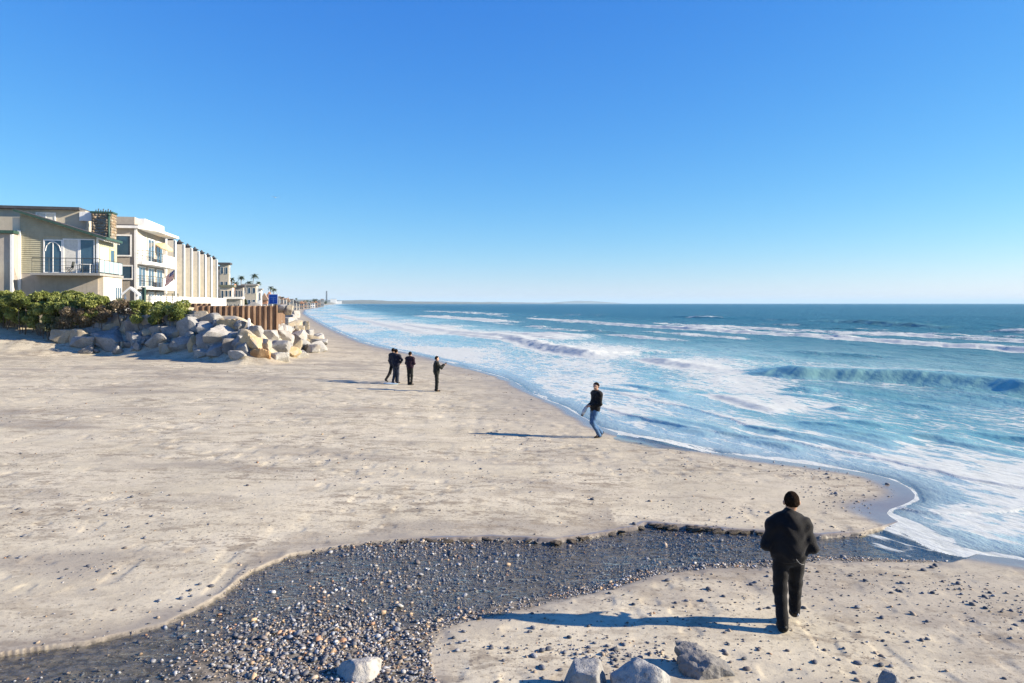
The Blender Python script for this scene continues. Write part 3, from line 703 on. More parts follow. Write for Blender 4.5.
# ------------------------------------------------------------------ people
def smin(a, b, k):
    h = np.clip(.5+.5*(b-a)/k, 0, 1); return b+(a-b)*h-k*h*(1-h)
def cap(p, a, b, ra, rb):
    a = np.array(a, float); b = np.array(b, float); ab = b-a
    t = np.clip(((p-a)@ab)/(ab@ab), 0, 1)
    return np.linalg.norm(p-a-t[..., None]*ab, axis=-1)-(ra+(rb-ra)*t)
def ell(p, c, r):
    r = np.array(r, float); q = (p-np.array(c, float))/r
    return (np.linalg.norm(q, axis=-1)-1)*r.min()
def nets(f, lo, hi, h):
    lo = np.array(lo, float); n = np.ceil((np.array(hi)-lo)/h).astype(int)+1
    ax = [lo[i]+h*np.arange(n[i]) for i in range(3)]
    G = np.stack(np.meshgrid(*ax, indexing='ij'), -1); v = f(G)
    cn = [(i, j, k) for i in (0, 1) for j in (0, 1) for k in (0, 1)]
    def c(i, j, k): return v[i:n[0]-1+i, j:n[1]-1+j, k:n[2]-1+k]
    ins = sum((c(*q) < 0).astype(int) for q in cn); act = (ins > 0) & (ins < 8)
    acc = np.zeros(act.shape+(3,)); cnt = np.zeros(act.shape)
    for q in cn:
        for a in range(3):
            if q[a] == 0:
                r = list(q); r[a] = 1; A = c(*q); B = c(*r); m = (A < 0) != (B < 0)
                t = np.where(m, A/np.where(m, A-B, 1), 0)
                pt = np.zeros(act.shape+(3,)); pt[...] = q; pt[..., a] += t
                acc += np.where(m[..., None], pt, 0); cnt += m
    idx = np.full(act.shape, -1); I = np.argwhere(act); idx[act] = np.arange(len(I))
    V = lo+h*(I+acc[act]/cnt[act][:, None])
    Q = []
    for a in range(3):
        b, d = (a+1) % 3, (a+2) % 3
        sl = [slice(1, n[i]-1) for i in range(3)]; sl[a] = slice(0, n[a]-1); s2 = list(sl); s2[a] = slice(1, n[a])
        A = v[tuple(sl)]; B = v[tuple(s2)]; E = np.argwhere((A < 0) != (B < 0))
        if not len(E): continue
        off = np.array([1, 1, 1]); off[a] = 0; C = E+off
        sg = (A < 0)[tuple(E.T)]
        def g(db, dd):
            D = C.copy(); D[:, b] += db; D[:, d] += dd; return idx[tuple(D.T)]
        q = np.stack([g(-1, -1), g(0, -1), g(0, 0), g(-1, 0)], 1)
        q[~sg] = q[~sg][:, ::-1]; Q.append(q)
    Q = np.concatenate(Q); return V, Q[(Q >= 0).all(1)]
SKIN = paint('skin', (.42, .25, .17), .5, .1, 8); HAIRM = paint('dark_hair', (.016, .010, .007), .95, .6, 40, .02, .03)
def cloth(name, c, rough=.8, bump=.012, sc=9): return paint(name, c, rough, .25, sc, bump, .08)
def hand_sdf(p, w, dirv, side, curl=.5):
    """palm, four fingers of different lengths and a thumb at its side; dirv = forearm direction"""
    d = np.array(dirv, float); d /= np.linalg.norm(d); s = np.array(side, float); s -= d*(s@d); s /= np.linalg.norm(s); nrm = np.cross(d, s)
    w = np.array(w, float); f = cap(p, w, w+d*.08, .027, .03)
    f = np.minimum(f, cap(p, w+d*.05+s*.02, w+d*.08-s*.022, .02, .018))
    for i, L in enumerate((.068, .078, .072, .056)):
        o = w+d*.085+s*(.03-.02*i); a = o+d*L*.5*math.cos(curl*.6)+nrm*L*.5*math.sin(curl*.6)
        b = a+d*L*.5*math.cos(curl*1.8)+nrm*L*.5*math.sin(curl*1.8)
        f = smin(f, np.minimum(cap(p, o, a, .0095, .009), cap(p, a, b, .009, .0075)), .006)
    o = w+d*.03+s*.025; a = o+d*.03+s*.028+nrm*.012; b = a+d*.034+s*.006+nrm*.01
    return smin(f, np.minimum(cap(p, o, a, .013, .011), cap(p, a, b, .011, .008)), .01), nrm
BASE = dict(pel=(0, 0, .96), chest=(0, .0, 1.28), neck=(0, 0, 1.49), head=(0, .02, 1.665),
  shl=(-.19, 0, 1.43), ell=(-.25, -.03, 1.15), wrl=(-.25, .06, .91), shr=(.19, 0, 1.43), elr=(.25, -.03, 1.15), wrr=(.25, .06, .91),
  hil=(-.095, 0, .92), knl=(-.10, .02, .50), anl=(-.10, -.02, .085), hir=(.095, 0, .92), knr=(.10, .02, .50), anr=(.10, -.02, .085),
  tol=(-.12, .15, .035), tor=(.12, .15, .035))
def person(loc, rz, label, J, cols, vox=.016, scale=1.0, bulk=1.0, hem=.86, face=(0, 1, 0), hood=False, hands=True, group=None, hairlen=.0, hs=1.0):
    j = dict(BASE); j.update(J); j = {k: np.array(v, float) for k, v in j.items()}
    root = empty('person', loc, rz); root.scale = (scale,)*3
    tag(root, label, 'person', group)
    fd = np.array(face, float); fd /= np.linalg.norm(fd); fs = np.cross(fd, (0, 0, 1)); hd = j['head']
    def torso(p, g):
        up = (j['neck']-j['pel']); 
        f = ell(p, j['chest']+(0, 0, .03), (.185*bulk+g, .125*bulk+g, .24+g))
        f = smin(f, ell(p, j['pel']+(0, 0, .02), (.165*bulk+g, .12*bulk+g, .16+g)), .09)
        f = smin(f, cap(p, j['pel']+(0, 0, .1), j['chest'], .125*bulk+g, .13*bulk+g), .07)
        for s in 'lr': f = smin(f, cap(p, j['neck']-(0, 0, .02), j['sh'+s]+(0, 0, -.005), .055+g, .06+g), .06)
        return smin(f, cap(p, j['shl'], j['shr'], .075+g, .075+g), .07)
    def arm(p, s, g):
        f = cap(p, j['sh'+s], j['el'+s], .062*bulk+g, .047*bulk+g)
        return smin(f, cap(p, j['el'+s], j['wr'+s], .047*bulk+g, .034+g), .03)
    def leg(p, s, g, g2):
        f = cap(p, j['hi'+s], j['kn'+s], .088*bulk+g, .06+g)
        return smin(f, cap(p, j['kn'+s], j['an'+s], .058+g, .042+g2), .03)
    def headf(p):
        p = hd+(p-hd)/hs
        f = ell(p, hd+(0, 0, .02), (.078, .094, .115)); f = smin(f, ell(p, hd+fd*.03+(0, 0, -.06), (.058, .06, .06)), .04)
        f = smin(f, cap(p, hd+fd*.088+(0, 0, .02), hd+fd*.112+(0, 0, -.018), .011, .016), .015)
        f = smin(f, cap(p, hd+fd*.085+fs*.03+(0, 0, .042), hd+fd*.085-fs*.03+(0, 0, .042), .012, .012), .012)
        f = smin(f, cap(p, hd+fd*.086+fs*.02+(0, 0, -.052), hd+fd*.086-fs*.02+(0, 0, -.052), .009, .009), .01)
        for s in (1, -1): f = np.minimum(f, ell(p, hd+fs*.092*s-fd*.005, (.018, .022, .034)))
        return smin(f, cap(p, j['neck']-(0, 0, .03), hd-(0, 0, .06), .06, .052), .03)
    def body(p):
        f = torso(p, -.02)
        for s in 'lr':
            f = smin(f, arm(p, s, -.012), .03); f = smin(f, leg(p, s, -.012, -.008), .04)
            f = smin(f, cap(p, j['an'+s], j['to'+s], .038, .028), .02)
            f = np.minimum(f, cap(p, j['el'+s], j['wr'+s], .03, .026))
        return smin(f, headf(p), .03)
    allp = np.array(list(j.values())); lo = allp.min(0)-.24; hi = allp.max(0)+.24; lo[2] = min(lo[2], -.02)
    V, Q = nets(body, lo, hi, vox); Vs = [V]; Qs = [Q]; n = len(V)
    mi = [np.zeros(len(Q), int)]
    if hands:
        for s, sg in (('l', 1), ('r', -1)):
            w = j['wr'+s]; dv = w-j['el'+s]; sd = np.array((sg*.7, .7, .1))
            hv, hq = nets(lambda p: hand_sdf(p, w, dv, sd)[0], w-.2, w+.2, .0065); Vs.append(hv); Qs.append(hq+n); n += len(hv); mi.append(np.zeros(len(hq), int))
    ev, ef = ico(2)
    for s in (1, -1):
        c = hd+(fd*.088+fs*.032*s+(0, 0, .018))*hs; Vs.append(ev*.012+c); n0 = n; n += len(ev)
        t = ef+n0; Qs.append(np.concatenate([t, t[:, 2:3]], 1)); mi.append(np.ones(len(ef), int))
    Va = np.concatenate(Vs)
    me = bpy.data.meshes.new('body'); me.from_pydata(Va.tolist(), [], [list(dict.fromkeys(q)) for q in np.concatenate(Qs).tolist()])
    me.polygons.foreach_set('material_index', np.concatenate(mi).astype(np.int32)); me.polygons.foreach_set('use_smooth', np.ones(len(me.polygons), bool))
    link('body', me, [SKIN, paint('eye_dark', (.02, .015, .012), .2)], root)
    def garment(name, f, mat, lo=lo, hi=hi, vx=None):
        V, Q = nets(f, lo, hi, vx or vox); return link(name, np_mesh(name, V, Q), mat, root)
    def folds(p, a): return 1.0*a*np.sin(p[..., 2]*38+3*np.sin(p[..., 0]*14)+2*np.sin(p[..., 1]*17))
    hz = hem
    def jacket(p):
        f = torso(p, .022)
        for s in 'lr':
            u = j['wr'+s]-j['el'+s]; e = j['wr'+s]
            a = smin(cap(p, j['sh'+s], j['el'+s], .078*bulk, .064*bulk), cap(p, j['el'+s], e-u*.04, .064*bulk, .047), .03)
            f = smin(f, a, .035)
        f = smin(f, cap(p, j['neck']+(0, -.005, -.03), j['neck']+(0, 0, .018), .082, .068), .03)
        f = smin(f, ell(p, j['pel']+(0, 0, .12), (.215*bulk, .15*bulk, .24)), .06)
        f = f+folds(p, .0045)+.004*np.sin(p[..., 0]*31+p[..., 2]*19)
        keep = hz+.02*np.sin(p[..., 0]*9)-p[..., 2]
        for s in 'lr': keep = np.minimum(keep, cap(p, j['el'+s], j['wr'+s], .085, .085))
        f = np.maximum(f, keep)
        return np.maximum(f, -ell(p, hd+(0, 0, .03), (.088*hs, .10*hs, .13*hs)))
    garment('jacket', jacket, cols['top'])
    def trousers(p):
        f = ell(p, j['pel']+(0, 0, .0), (.175*bulk, .132*bulk, .15))
        for s in 'lr':
            L = smin(cap(p, j['hi'+s], j['kn'+s], .098*bulk, .076*bulk), cap(p, j['kn'+s], j['an'+s]+(0, 0, -.012), .074*bulk, .064*bulk), .04)
            f = smin(f, L, .03)
        f = f+folds(p, .004)
        return np.maximum(f, p[..., 2]-(j['pel'][2]+.12))
    garment('trousers', trousers, cols['legs'])
    for s in 'lr':
        a = j['an'+s]; t = j['to'+s]; dv = t-a; 
        def shoe(p):
            f = smin(cap(p, a-dv*.28+(0, 0, -.03), t, .045, .034), cap(p, a, a-(0, 0, .03), .05, .05), .03)
            return np.maximum(f, -(p[..., 2]-min(a[2]-.085, t[2]-.035)))
        garment('shoe', shoe, cols['shoe'], np.minimum(a, t)-.16, np.maximum(a, t)+.16)
    def hair(p):
        p = hd+(p-hd)/hs
        f = ell(p, hd+(0, 0, .024)-fd*.006, (.095, .108, .122)); rel = p-hd
        cut = np.minimum((rel@fd)-.045+.35*np.maximum(-(rel[..., 2]-.06), -.3), 9)
        f = np.maximum(f, (rel@fd)*.8-(rel[..., 2]-.012)*.75-.0)
        return np.maximum(f, -(rel[..., 2]+.038+hairlen))+.0015*np.sin(p[..., 0]*90)*np.sin(p[..., 2]*80)
    garment('hair', hair, cols.get('hair', HAIRM), hd-.22, hd+.22, min(vox, .013)*.6)
    return root
BLK = cloth('black_jacket_cloth', (.0085, .0085, .010), .7); BLT = cloth('black_trouser_cloth', (.008, .008, .009), .75)
JEAN = cloth('blue_denim', (.065, .13, .24), .8, .01, 12); NAVY = cloth('navy_jacket_cloth', (.012, .014, .026), .75); SHOE = cloth('black_shoe_leather', (.012, .012, .012), .35)
GREYJ = cloth('dark_grey_denim', (.035, .04, .055), .85); PLUM = cloth('plum_jacket_cloth', (.024, .013, .022), .8); OLIV = cloth('charcoal_olive_cloth', (.02, .021, .018), .85)
WHS = cloth('pale_sole', (.7, .7, .68), .4)
# nearest man, walking away with his hands in his jacket pockets
g0 = ground_at(789, 627)
man = person(g0, R(-8), 'big man in black jacket and trousers walking away on the near sand', dict(
   pel=(0, 0, .97), chest=(0, .02, 1.29), neck=(0, .02, 1.50), head=(.045, .05, 1.665),
   shl=(-.195, .02, 1.375), ell=(-.30, -.02, 1.10), wrl=(-.20, .20, 1.04), shr=(.195, .02, 1.375), elr=(.305, -.02, 1.09), wrr=(.21, .20, 1.02),
   hil=(-.105, 0, .93), knl=(-.12, -.02, .50), anl=(-.115, -.17, .085), tol=(-.14, .0, .033), hir=(.105, .01, .93), knr=(.12, .17, .52), anr=(.115, .19, .15), tor=(.15, .34, .05)),
   dict(top=BLK, legs=BLT, shoe=SHOE), vox=.0115, scale=.962, bulk=1.16, hem=.905, hs=1.06)
sole = MB(); sole.v = []
# pale edge of the shoe sole and a thin pale strip at the jacket hem
b = MB().tube([(.145, .10, .135), (.15, .15, .10), (.155, .2, .075), (.15, .27, .045)], [.012, .018, .014, .008], 8)
b.build('shoe_sole', WHS, man, True)
b = MB().tube([(.045, -.158, 1.02), (.06, -.165, .965), (.09, -.165, .925), (.13, -.155, .90), (.165, -.13, .895)], [.002, .0035, .004, .0035, .002], 6)
b.build('hem_line', paint('pale_hem_line', (.22, .22, .22), .6), man, True)
# man by the water in jeans
g1 = ground_at(597, 437.5)
walker = person(g1, R(114), 'man in black top and blue jeans standing at the edge of the surf', dict(
   pel=(0, .07, .94), chest=(0, .02, 1.27), neck=(0, .01, 1.48), head=(.0, .03, 1.66),
   shl=(-.19, .01, 1.42), ell=(-.25, .02, 1.13), wrl=(-.10, .27, 1.07), shr=(.19, .01, 1.42), elr=(.25, .02, 1.13), wrr=(.05, .30, 1.04),
   hil=(-.09, .09, .89), knl=(-.10, .22, .50), anl=(-.09, -.04, .09), tol=(-.1, .13, .035), hir=(.09, .09, .89), knr=(.12, .12, .48), anr=(.12, -.24, .13), tor=(.13, -.08, .04)),
   dict(top=BLK, legs=JEAN, shoe=SHOE), vox=.016, hem=.88, face=(-.55, .83, 0))
bg = MB(); bg.tube([(0, 0, 0), (.05, .03, -.07), (.12, .07, -.19), (.17, .1, -.29)], [.035, .055, .06, .045], 10)
t = empty('rolled_towel', g1+Vector((-.32, -.12, 1.06)), 0); bg.build('cloth_roll', paint('grey_towel', (.42, .42, .42), .9, .2, 20), t, True); t.rotation_euler = (0, 0, R(175))
MB().tube([(.165, .098, -.28), (.185, .11, -.33)], [.047, .03], 10).build('dark_end', paint('dark_towel_end', (.06, .055, .055), .9), t, True)
tag(t, 'grey rolled bundle in the hands of the man in jeans', 'towel')
# far group
g2 = ground_at(396, 383.5); g3 = ground_at(392.3, 382.6); g4 = ground_at(410, 385); g5 = ground_at(436.5, 391.5)
person(g2, R(-20), 'person in dark jacket with elbow out, right one of the close pair', dict(
   elr=(.36, -.02, 1.24), wrr=(.20, .12, 1.06), ell=(-.24, .04, 1.14), wrl=(-.1, .22, 1.05), anl=(-.14, -.10, .085), tol=(-.16, .06, .035)),
   dict(top=NAVY, legs=GREYJ, shoe=SHOE), vox=.021, hem=.86)
person(g3+Vector((0, .25, 0)), R(-35), 'person in dark jacket striding, left one of the close pair', dict(
   anl=(-.12, -.42, .16), knl=(-.11, -.12, .5), tol=(-.12, -.28, .05), anr=(.1, .14, .085), tor=(.11, .3, .035), knr=(.1, .18, .52)),
   dict(top=NAVY, legs=BLT, shoe=SHOE), vox=.021, hem=.84, scale=1.0)
person(g4, R(-25), 'person in plum dark jacket with arms folded, standing alone beside the pair', dict(
   ell=(-.27, .02, 1.16), wrl=(.05, .2, 1.14), elr=(.27, .02, 1.16), wrr=(-.05, .22, 1.17), anl=(-.07, -.02, .085), anr=(.07, .02, .085), tol=(-.08, .15, .035), tor=(.1, .18, .035)),
   dict(top=PLUM, legs=OLIV, shoe=SHOE), vox=.021, scale=.96)
person(g5, R(-75), 'person in dark olive clothes holding up a phone towards the sea', dict(
   ell=(-.22, .22, 1.22), wrl=(-.07, .40, 1.36), elr=(.22, .22, 1.2), wrr=(.06, .40, 1.36), anl=(-.07, -.02, .085), anr=(.07, .0, .085), tol=(-.08, .15, .035), tor=(.08, .16, .035)),
   dict(top=OLIV, legs=OLIV, shoe=SHOE), vox=.021, scale=.95, hem=.82)
q = Matrix.Rotation(R(-75), 3, 'Z') @ Vector((-.01, .50*.95, 1.44*.95))
t = empty('phone', g5+q, R(-75)); MB().box(-.075, .075, -.005, .005, -.04, .04, 0).build('phone_case', paint('phone_black', (.015, .015, .017), .3), t, bevel=.003)
MB().box(-.068, .068, -.0075, -.0055, -.034, .034).build('screen', GLASS, t)
tag(t, 'small phone raised by the person in dark olive clothes', 'phone')
# pale board on the sand at the pair's feet
gb = ground_at(391, 383.8); pts = [(math.cos(a)*.42*(1 if math.cos(a) > 0 else .9), math.sin(a)*.2) for a in np.linspace(0, 2*math.pi, 24, endpoint=False)]
bd = MB().prism(pts, 'z', 0, .03).build('skimboard', paint('pale_aqua_board', (.55, .66, .66), .35), bevel=.008); bd.location = gb+Vector((0, -.15, .02)); bd.rotation_euler = (R(3), R(2), R(-8))
tag(bd, 'flat pale aqua board lying on the sand at the feet of the pair', 'board')

# ------------------------------------------------------------------ buildings
WHITE = paint('white_paint', (.78, .77, .74), .6, .06); CREAM = paint('cream_stucco', (.74, .63, .48), .85, .08, 2, .01); SIDING = paint('olive_cream_siding', (.40, .375, .27), .75, .1, 1.5)
TAUPE = paint('taupe_stucco', (.37, .33, .28), .85, .07, 2, .01); GREENP = paint('green_trim', (.035, .075, .058), .5); ROOFD = paint('dark_roofing', (.07, .07, .075), .85, .2); BEIGE = paint('beige_stucco', (.47, .42, .33), .85, .08, 2, .01)
RAILM = paint('dark_rail_metal', (.06, .065, .06), .5); STONE_B = paint('chimney_mortar', (.33, .28, .21), .9, .2, 6); GREYB = paint('weathered_grey', (.30, .29, .27), .85)
CURT = paint('pale_curtain', (.62, .6, .54), .8, .1, 6); TANF = paint('tan_fabric', (.52, .40, .26), .8); YELW = paint('yellow_cream_siding', (.66, .58, .36), .8, .08)
TERRA = paint('terracotta', (.40, .2, .12), .8, .2); BROWNW = paint('brown_wall', (.30, .21, .15), .85)
FROST = (lambda m: m.done(m.pbr(m.mix(m.noise(m.obj(), 1.5), (.30, .42, .45), (.42, .52, .54)), .12, None, .8)))(NT('pale_rail_glass'))
ROW = R(12.3); GZ = 3.2
def win(root, face, a0, a1, z0, z1, pos, frame=WHITE, pane=GLASS, fw=.10, bars=0, name='window'):
    """window in a wall: face 'f' lies in x-z at y=pos (looking to -y); face 's' in y-z at x=pos (looking to +x)"""
    f = MB(); g = MB()
    def bx(m, u0, u1, w0, w1, d0, d1):
        if face == 'f': m.box(u0, u1, pos-d1, pos-d0, w0, w1)
        else: m.box(pos+d0, pos+d1, u0, u1, w0, w1)
    bx(f, a0-fw, a0, z0-fw, z1+fw, .004, .07); bx(f, a1, a1+fw, z0-fw, z1+fw, .004, .07)
    bx(f, a0, a1, z1, z1+fw, .004, .066); bx(f, a0, a1, z0-fw, z0, .004, .09)
    for k in range(bars):
        c = a0+(a1-a0)*(k+1)/(bars+1); bx(f, c-.035, c+.035, z0, z1, .004, .06)
    w = f.build(name, frame, root); bx(g, a0+.002, a1-.002, z0+.002, z1-.002, .006, .03); g.build('pane', pane, w); return w
def rail(root, pts, z, h, mat=RAILM, glass=None, bars=None, name='railing'):
    m = MB(); g = MB(); n = 0
    for (ax, ay), (bx, by) in zip(pts[:-1], pts[1:]):
        L = math.dist((ax, ay), (bx, by)); k = max(1, round(L/1.2))
        m.tube([(ax, ay, z+h), (bx, by, z+h)], .03, 6)
        for i in range(k+1):
            t = i/k; x, y = ax+(bx-ax)*t, ay+(by-ay)*t; m.tube([(x, y, z), (x, y, z+h)], .022, 6)
        if glass:
            nx, ny = -(by-ay)/L*.012, (bx-ax)/L*.012
            for i in range(k):
                t0, t1 = (i+.04)/k, (i+.96)/k
                P = [(ax+(bx-ax)*t0, ay+(by-ay)*t0), (ax+(bx-ax)*t1, ay+(by-ay)*t1)]
                g.prism([(P[0][0]-nx, P[0][1]-ny), (P[1][0]-nx, P[1][1]-ny), (P[1][0]+nx, P[1][1]+ny), (P[0][0]+nx, P[0][1]+ny)], 'z', z+.1, z+h-.06)
        else:
            for q in (.25, .5, .75): m.tube([(ax, ay, z+h*q), (bx, by, z+h*q)], .012, 5)
    r = m.build(name, mat, root)
    if glass: g.build('glass_panel', glass, r)
    return r
# --- nearest house: siding front, shed roof down to the sea, deck, stone chimney
h1 = empty('beach_house', (-34.7, 62, GZ), ROW); tag(h1, 'cream clapboard beach house with shed roof, deck and stone chimney above the hedge', 'house')
zr = lambda x: 6.47-x*(2.13/6.6)       # underside of the shed roof
MB().prism([(-5.85, -2), (0, -2), (0, 3.4), (-5.85, 3.4)], 'y', 0, 5.2).build('lower_wall', paint('drab_stucco', (.38, .34, .29), .85, .08, 2, .01), h1)
MB().prism([(-5.85, 3.4), (0, 3.4), (0, zr(0)), (-5.85, zr(-5.85))], 'y', .03, 5.2).build('upper_wall', SIDING, h1)
sd = MB(); z = 3.42
while z < 8.5:
    xl = -5.83; xr = min(0.0, (6.47-z-.17)/(2.13/6.6))
    segs = [(xl, xr)] if not (3.4 < z < 6.35) else [(xl, -4.15)]
    for a, b in segs:
        if b-a > .1: sd.add([(a, .03, z+.17), (b, .03, z+.17), (b, -.035, z), (a, -.035, z), (a, .03, z), (b, .03, z)], [(3, 2, 1, 0), (4, 5, 2, 3), (2, 5, 1), (3, 0, 4)])
    z += .17
sd.build('clapboards', SIDING, h1)
MB().box(-5.97, -5.75, -.12, .0, -1, 6.9).build('corner_board', WHITE, h1); MB().box(-.1, .06, -.10, .02, 3.4, 6.3).build('corner_board', WHITE, h1)
rf = MB().prism([(-6.05, zr(-6.05)+.01), (.62, zr(.62)+.01), (.62, zr(.62)+.2), (-6.05, zr(-6.05)+.2)], 'y', -.5, 4.0).build('roof', ROOFD, h1)
MB().prism([(-6.1, zr(-6.1)-.02), (.72, zr(.72)-.02), (.72, zr(.72)+.15), (-6.1, zr(-6.1)+.15)], 'y', -.62, -.51).build('fascia', GREENP, rf)
m = MB(); 
for k in range(10): y = -.4+k*.46; m.prism([(.02, zr(.02)-.16), (.6, zr(.6)-.16), (.6, zr(.6)), (.02, zr(.02))], 'y', y, y+.13)
m.build('rafter_tails', WHITE, rf)
MB().box(.63, .8, -.5, 4.0, zr(.62)-.02, zr(.62)+.18).build('gutter', GREENP, rf)
for a, b, p in ((-4.0, -2.75, GLASS), (-2.55, -1.5, CURT), (-1.3, -.3, GLASS)): win(h1, 'f', a, b, 3.5, 6.2 if a > -3 else 6.1, .0, WHITE, p, .09, 0, 'glass_door')
m = MB(); m.tube([(-3.375+.56*math.cos(a), -.05, 5.25+.75*math.sin(a)) for a in np.linspace(math.pi, 0, 12)], .04, 6).tube([(-3.375, -.05, 3.52), (-3.375, -.05, 6.0)], .035, 6); m.build('arched_mullion', WHITE, h1)
MB().box(-4.6, .55, -1.3, -.02, 3.2, 3.4).box(.0, .55, -.018, 5.2, 3.2, 3.4).build('deck', GREYB, h1)
MB().box(.005, .42, .05, 5.2, -2, 3.19).build('lower_bay', CREAM, h1)
rail(h1, [(-4.5, -1.2), (.47, -1.2)], 3.4, 1.2); rail(h1, [(.47, -1.15), (.47, 5.1)], 3.4, 1.15, RAILM, FROST)
win(h1, 's', .7, 2.6, 1.2, 2.3, .425, WHITE, CURT, .09, 2); win(h1, 's', 3.1, 4.8, 1.2, 2.3, .425, WHITE, GLASS, .09, 2)
win(h1, 's', .6, 2.4, 3.5, 5.6, .0, WHITE, CURT, .09, 1, 'glass_door'); win(h1, 's', 3.2, 4.3, 4.2, 5.6, .0, YELW, GLASS, .09)
win(h1, 'f', -3.2, -2.0, .9, 1.45, .0, BROWNW, GLASS, .07); win(h1, 'f', -1.85, -.5, .9, 1.45, .0, BROWNW, GLASS, .07)
# left wing
MB().box(-13, -5.98, -.9, 8, -2, 6.55).build('wing_wall', paint('drab_stucco', (.38, .34, .29)), h1)
MB().box(-13.2, -5.85, -1.15, 8, 6.56, 6.8).build('wing_roof', GREENP, h1)
MB().box(-6.15, -5.95, -1.02, -.905, -1.5, 6.5).build('corner_board', WHITE, h1); MB().box(-6.5, -5.96, .3, 2.5, 6.81, 8.0).build('parapet_pier', CREAM, h1)
win(h1, 'f', -9.4, -7.9, 4.4, 6.0, -.9, WHITE, GLASS, .1, 1); win(h1, 'f', -9.2, -7.7, .7, 1.5, -.9, WHITE, GLASS, .08)
MB().box(-10.5, -7.3, -2.0, -.905, 3.0, 3.2).build('balcony', GREYB, h1); rail(h1, [(-10.4, -1.95), (-7.35, -1.95), (-7.35, -.95)], 3.2, 1.15, WHITE, FROST)
# upper storey
MB().box(-14, -2.6, 5.21, 11, 6.0, 9.25).build('upper_storey', BEIGE, h1)
MB().box(-14.3, -3.0, 4.8, 11.2, 9.251, 9.5).build('upper_roof', ROOFD, h1); MB().box(-3.0, -2.0, 4.9, 5.2, 8.3, 9.1).build('roof_pier', WHITE, h1)
win(h1, 'f', -6.5, -5.1, 7.9, 8.9, 5.21, WHITE, CURT, .1, 1); win(h1, 'f', -11.2, -10.2, 8.3, 8.9, 5.21, ROOFD, GLASS, .08)
# chimney
ch = MB().box(-1.8, -.15, 4.2, 5.5, 4.5, 8.95).build('chimney', STONE_B, h1)
g = np.random.default_rng(3); cs = []
V3, F3 = ico(2)
Vv, Ff, n0 = [], [], 0
for (face) in ('f', 's'):
    for r in range(16):
        zc = 5.0+r*.25+.06; u = -1.8 if face == 'f' else 4.2; end = -.15 if face == 'f' else 5.5
        while u < end-.1:
            w = g.uniform(.2, .5); w = min(w, end-u); c = (u+w/2, 4.2, zc) if face == 'f' else (-.15, u+w/2, zc)
            s = np.array([w*.52, .07, .125]) if face == 'f' else np.array([.07, w*.52, .125])
            W = V3*(1+.12*g.normal(size=(len(V3), 1)))*s+np.array(c); Vv.append(W); Ff.append(F3+n0); n0 += len(W); u += w
me = np_mesh('cladding_stones', np.concatenate(Vv), np.concatenate(Ff)); cc = np.array([(.30, .22, .14), (.22, .17, .12), (.38, .31, .22), (.26, .23, .19)])[g.integers(0, 4, len(Vv))]
cattr(me, 'col', np.repeat(cc, len(V3), 0)); link('cladding_stones', me, stone_material('cladding_stone', 'col', .02, 8), ch)
MB().box(-1.9, -.05, 4.1, 5.6, 8.951, 9.1).build('chimney_cap', GREENP, ch)
m = MB()
for k in range(7): x = -1.6+k*.2; m.tube([(x, 4.7, 9.1), (x+.03, 4.7, 9.3+.1*(k % 2))], .05, 6)
m.build('spark_guard', RAILM, ch)
MB().tube([(-.32, 3.98, 5.5), (-.32, 3.98, 8.7)], .11, 8).tube([(-.32, 3.98, 8.7), (-.32, 3.98, 8.9)], .16, 8).build('flue_pipe', GREENP, h1, True)
# deck furniture
def w1(x, y, z): return h1.matrix_basis @ Vector((x, y, z))
h1.matrix_basis  # identity until evaluated
HM = Matrix.Translation((-34.7, 62, GZ)) @ Matrix.Rotation(ROW, 4, 'Z')
ct = empty('patio_chair', HM @ Vector((-1.9, -.8, 3.4)), ROW); tag(ct, 'dark folding chair on the deck of the clapboard house', 'chair')
MB().box(-.25, .25, -.25, .25, .42, .46).build('seat', RAILM, ct); MB().prism([(.2, .46), (.25, .46), (.36, .95), (.31, .95)], 'y', -.25, .25).build('backrest', RAILM, ct)
for sx, sy in ((-1, -1), (1, -1), (-1, 1), (1, 1)): MB().tube([(sx*.22, sy*.22, .42), (-sx*.16, sy*.22, 0)], .02, 6).build('leg', RAILM, ct)
tb = empty('patio_table', HM @ Vector((-.75, -.8, 3.4)), ROW); tag(tb, 'white rectangular table on the deck of the clapboard house', 'table')
MB().box(-.55, .55, -.35, .35, .7, .75).build('table_top', WHITE, tb)
for sx, sy in ((-1, -1), (1, -1), (-1, 1), (1, 1)): MB().box(sx*.5-.03, sx*.5+.03, sy*.3-.03, sy*.3+.03, 0, .699).build('leg', WHITE, tb)
# --- second house: taupe front, white balconies to the sea
h2 = empty('beach_house', (-36.6, 72, GZ), ROW); tag(h2, 'taupe three storey house with blue window, white balconies and flat roof', 'house')
MB().box(-9, 0, 0, 11.5, -2, 8.2).build('wall', TAUPE, h2)
MB().prism([(-9.3, -.35), (.3, -.35), (1.3, 2.6), (1.4, 11.9), (-9.3, 11.9)], 'z', 8.201, 8.45).build('roof', WHITE, h2)
MB().box(-9.1, .2, -.2, 11.6, 8.451, 8.56).build('roof_edge', ROOFD, h2)
MB().box(-6.5, -.2, .3, 9, 8.561, 9.35).build('parapet', TAUPE, h2); MB().box(-.195, .5, 1.2, 9, 8.561, 9.3).build('parapet_end', WHITE, h2)
win(h2, 'f', -1.9, -.5, 5.6, 7.45, 0, WHITE, GLASS, .14); win(h2, 'f', -1.35, -.35, 3.35, 4.5, 0, WHITE, GLASS, .14)
MB().box(-.12, .12, -.1, -.004, -1, 8.19).build('corner_board', WHITE, h2)
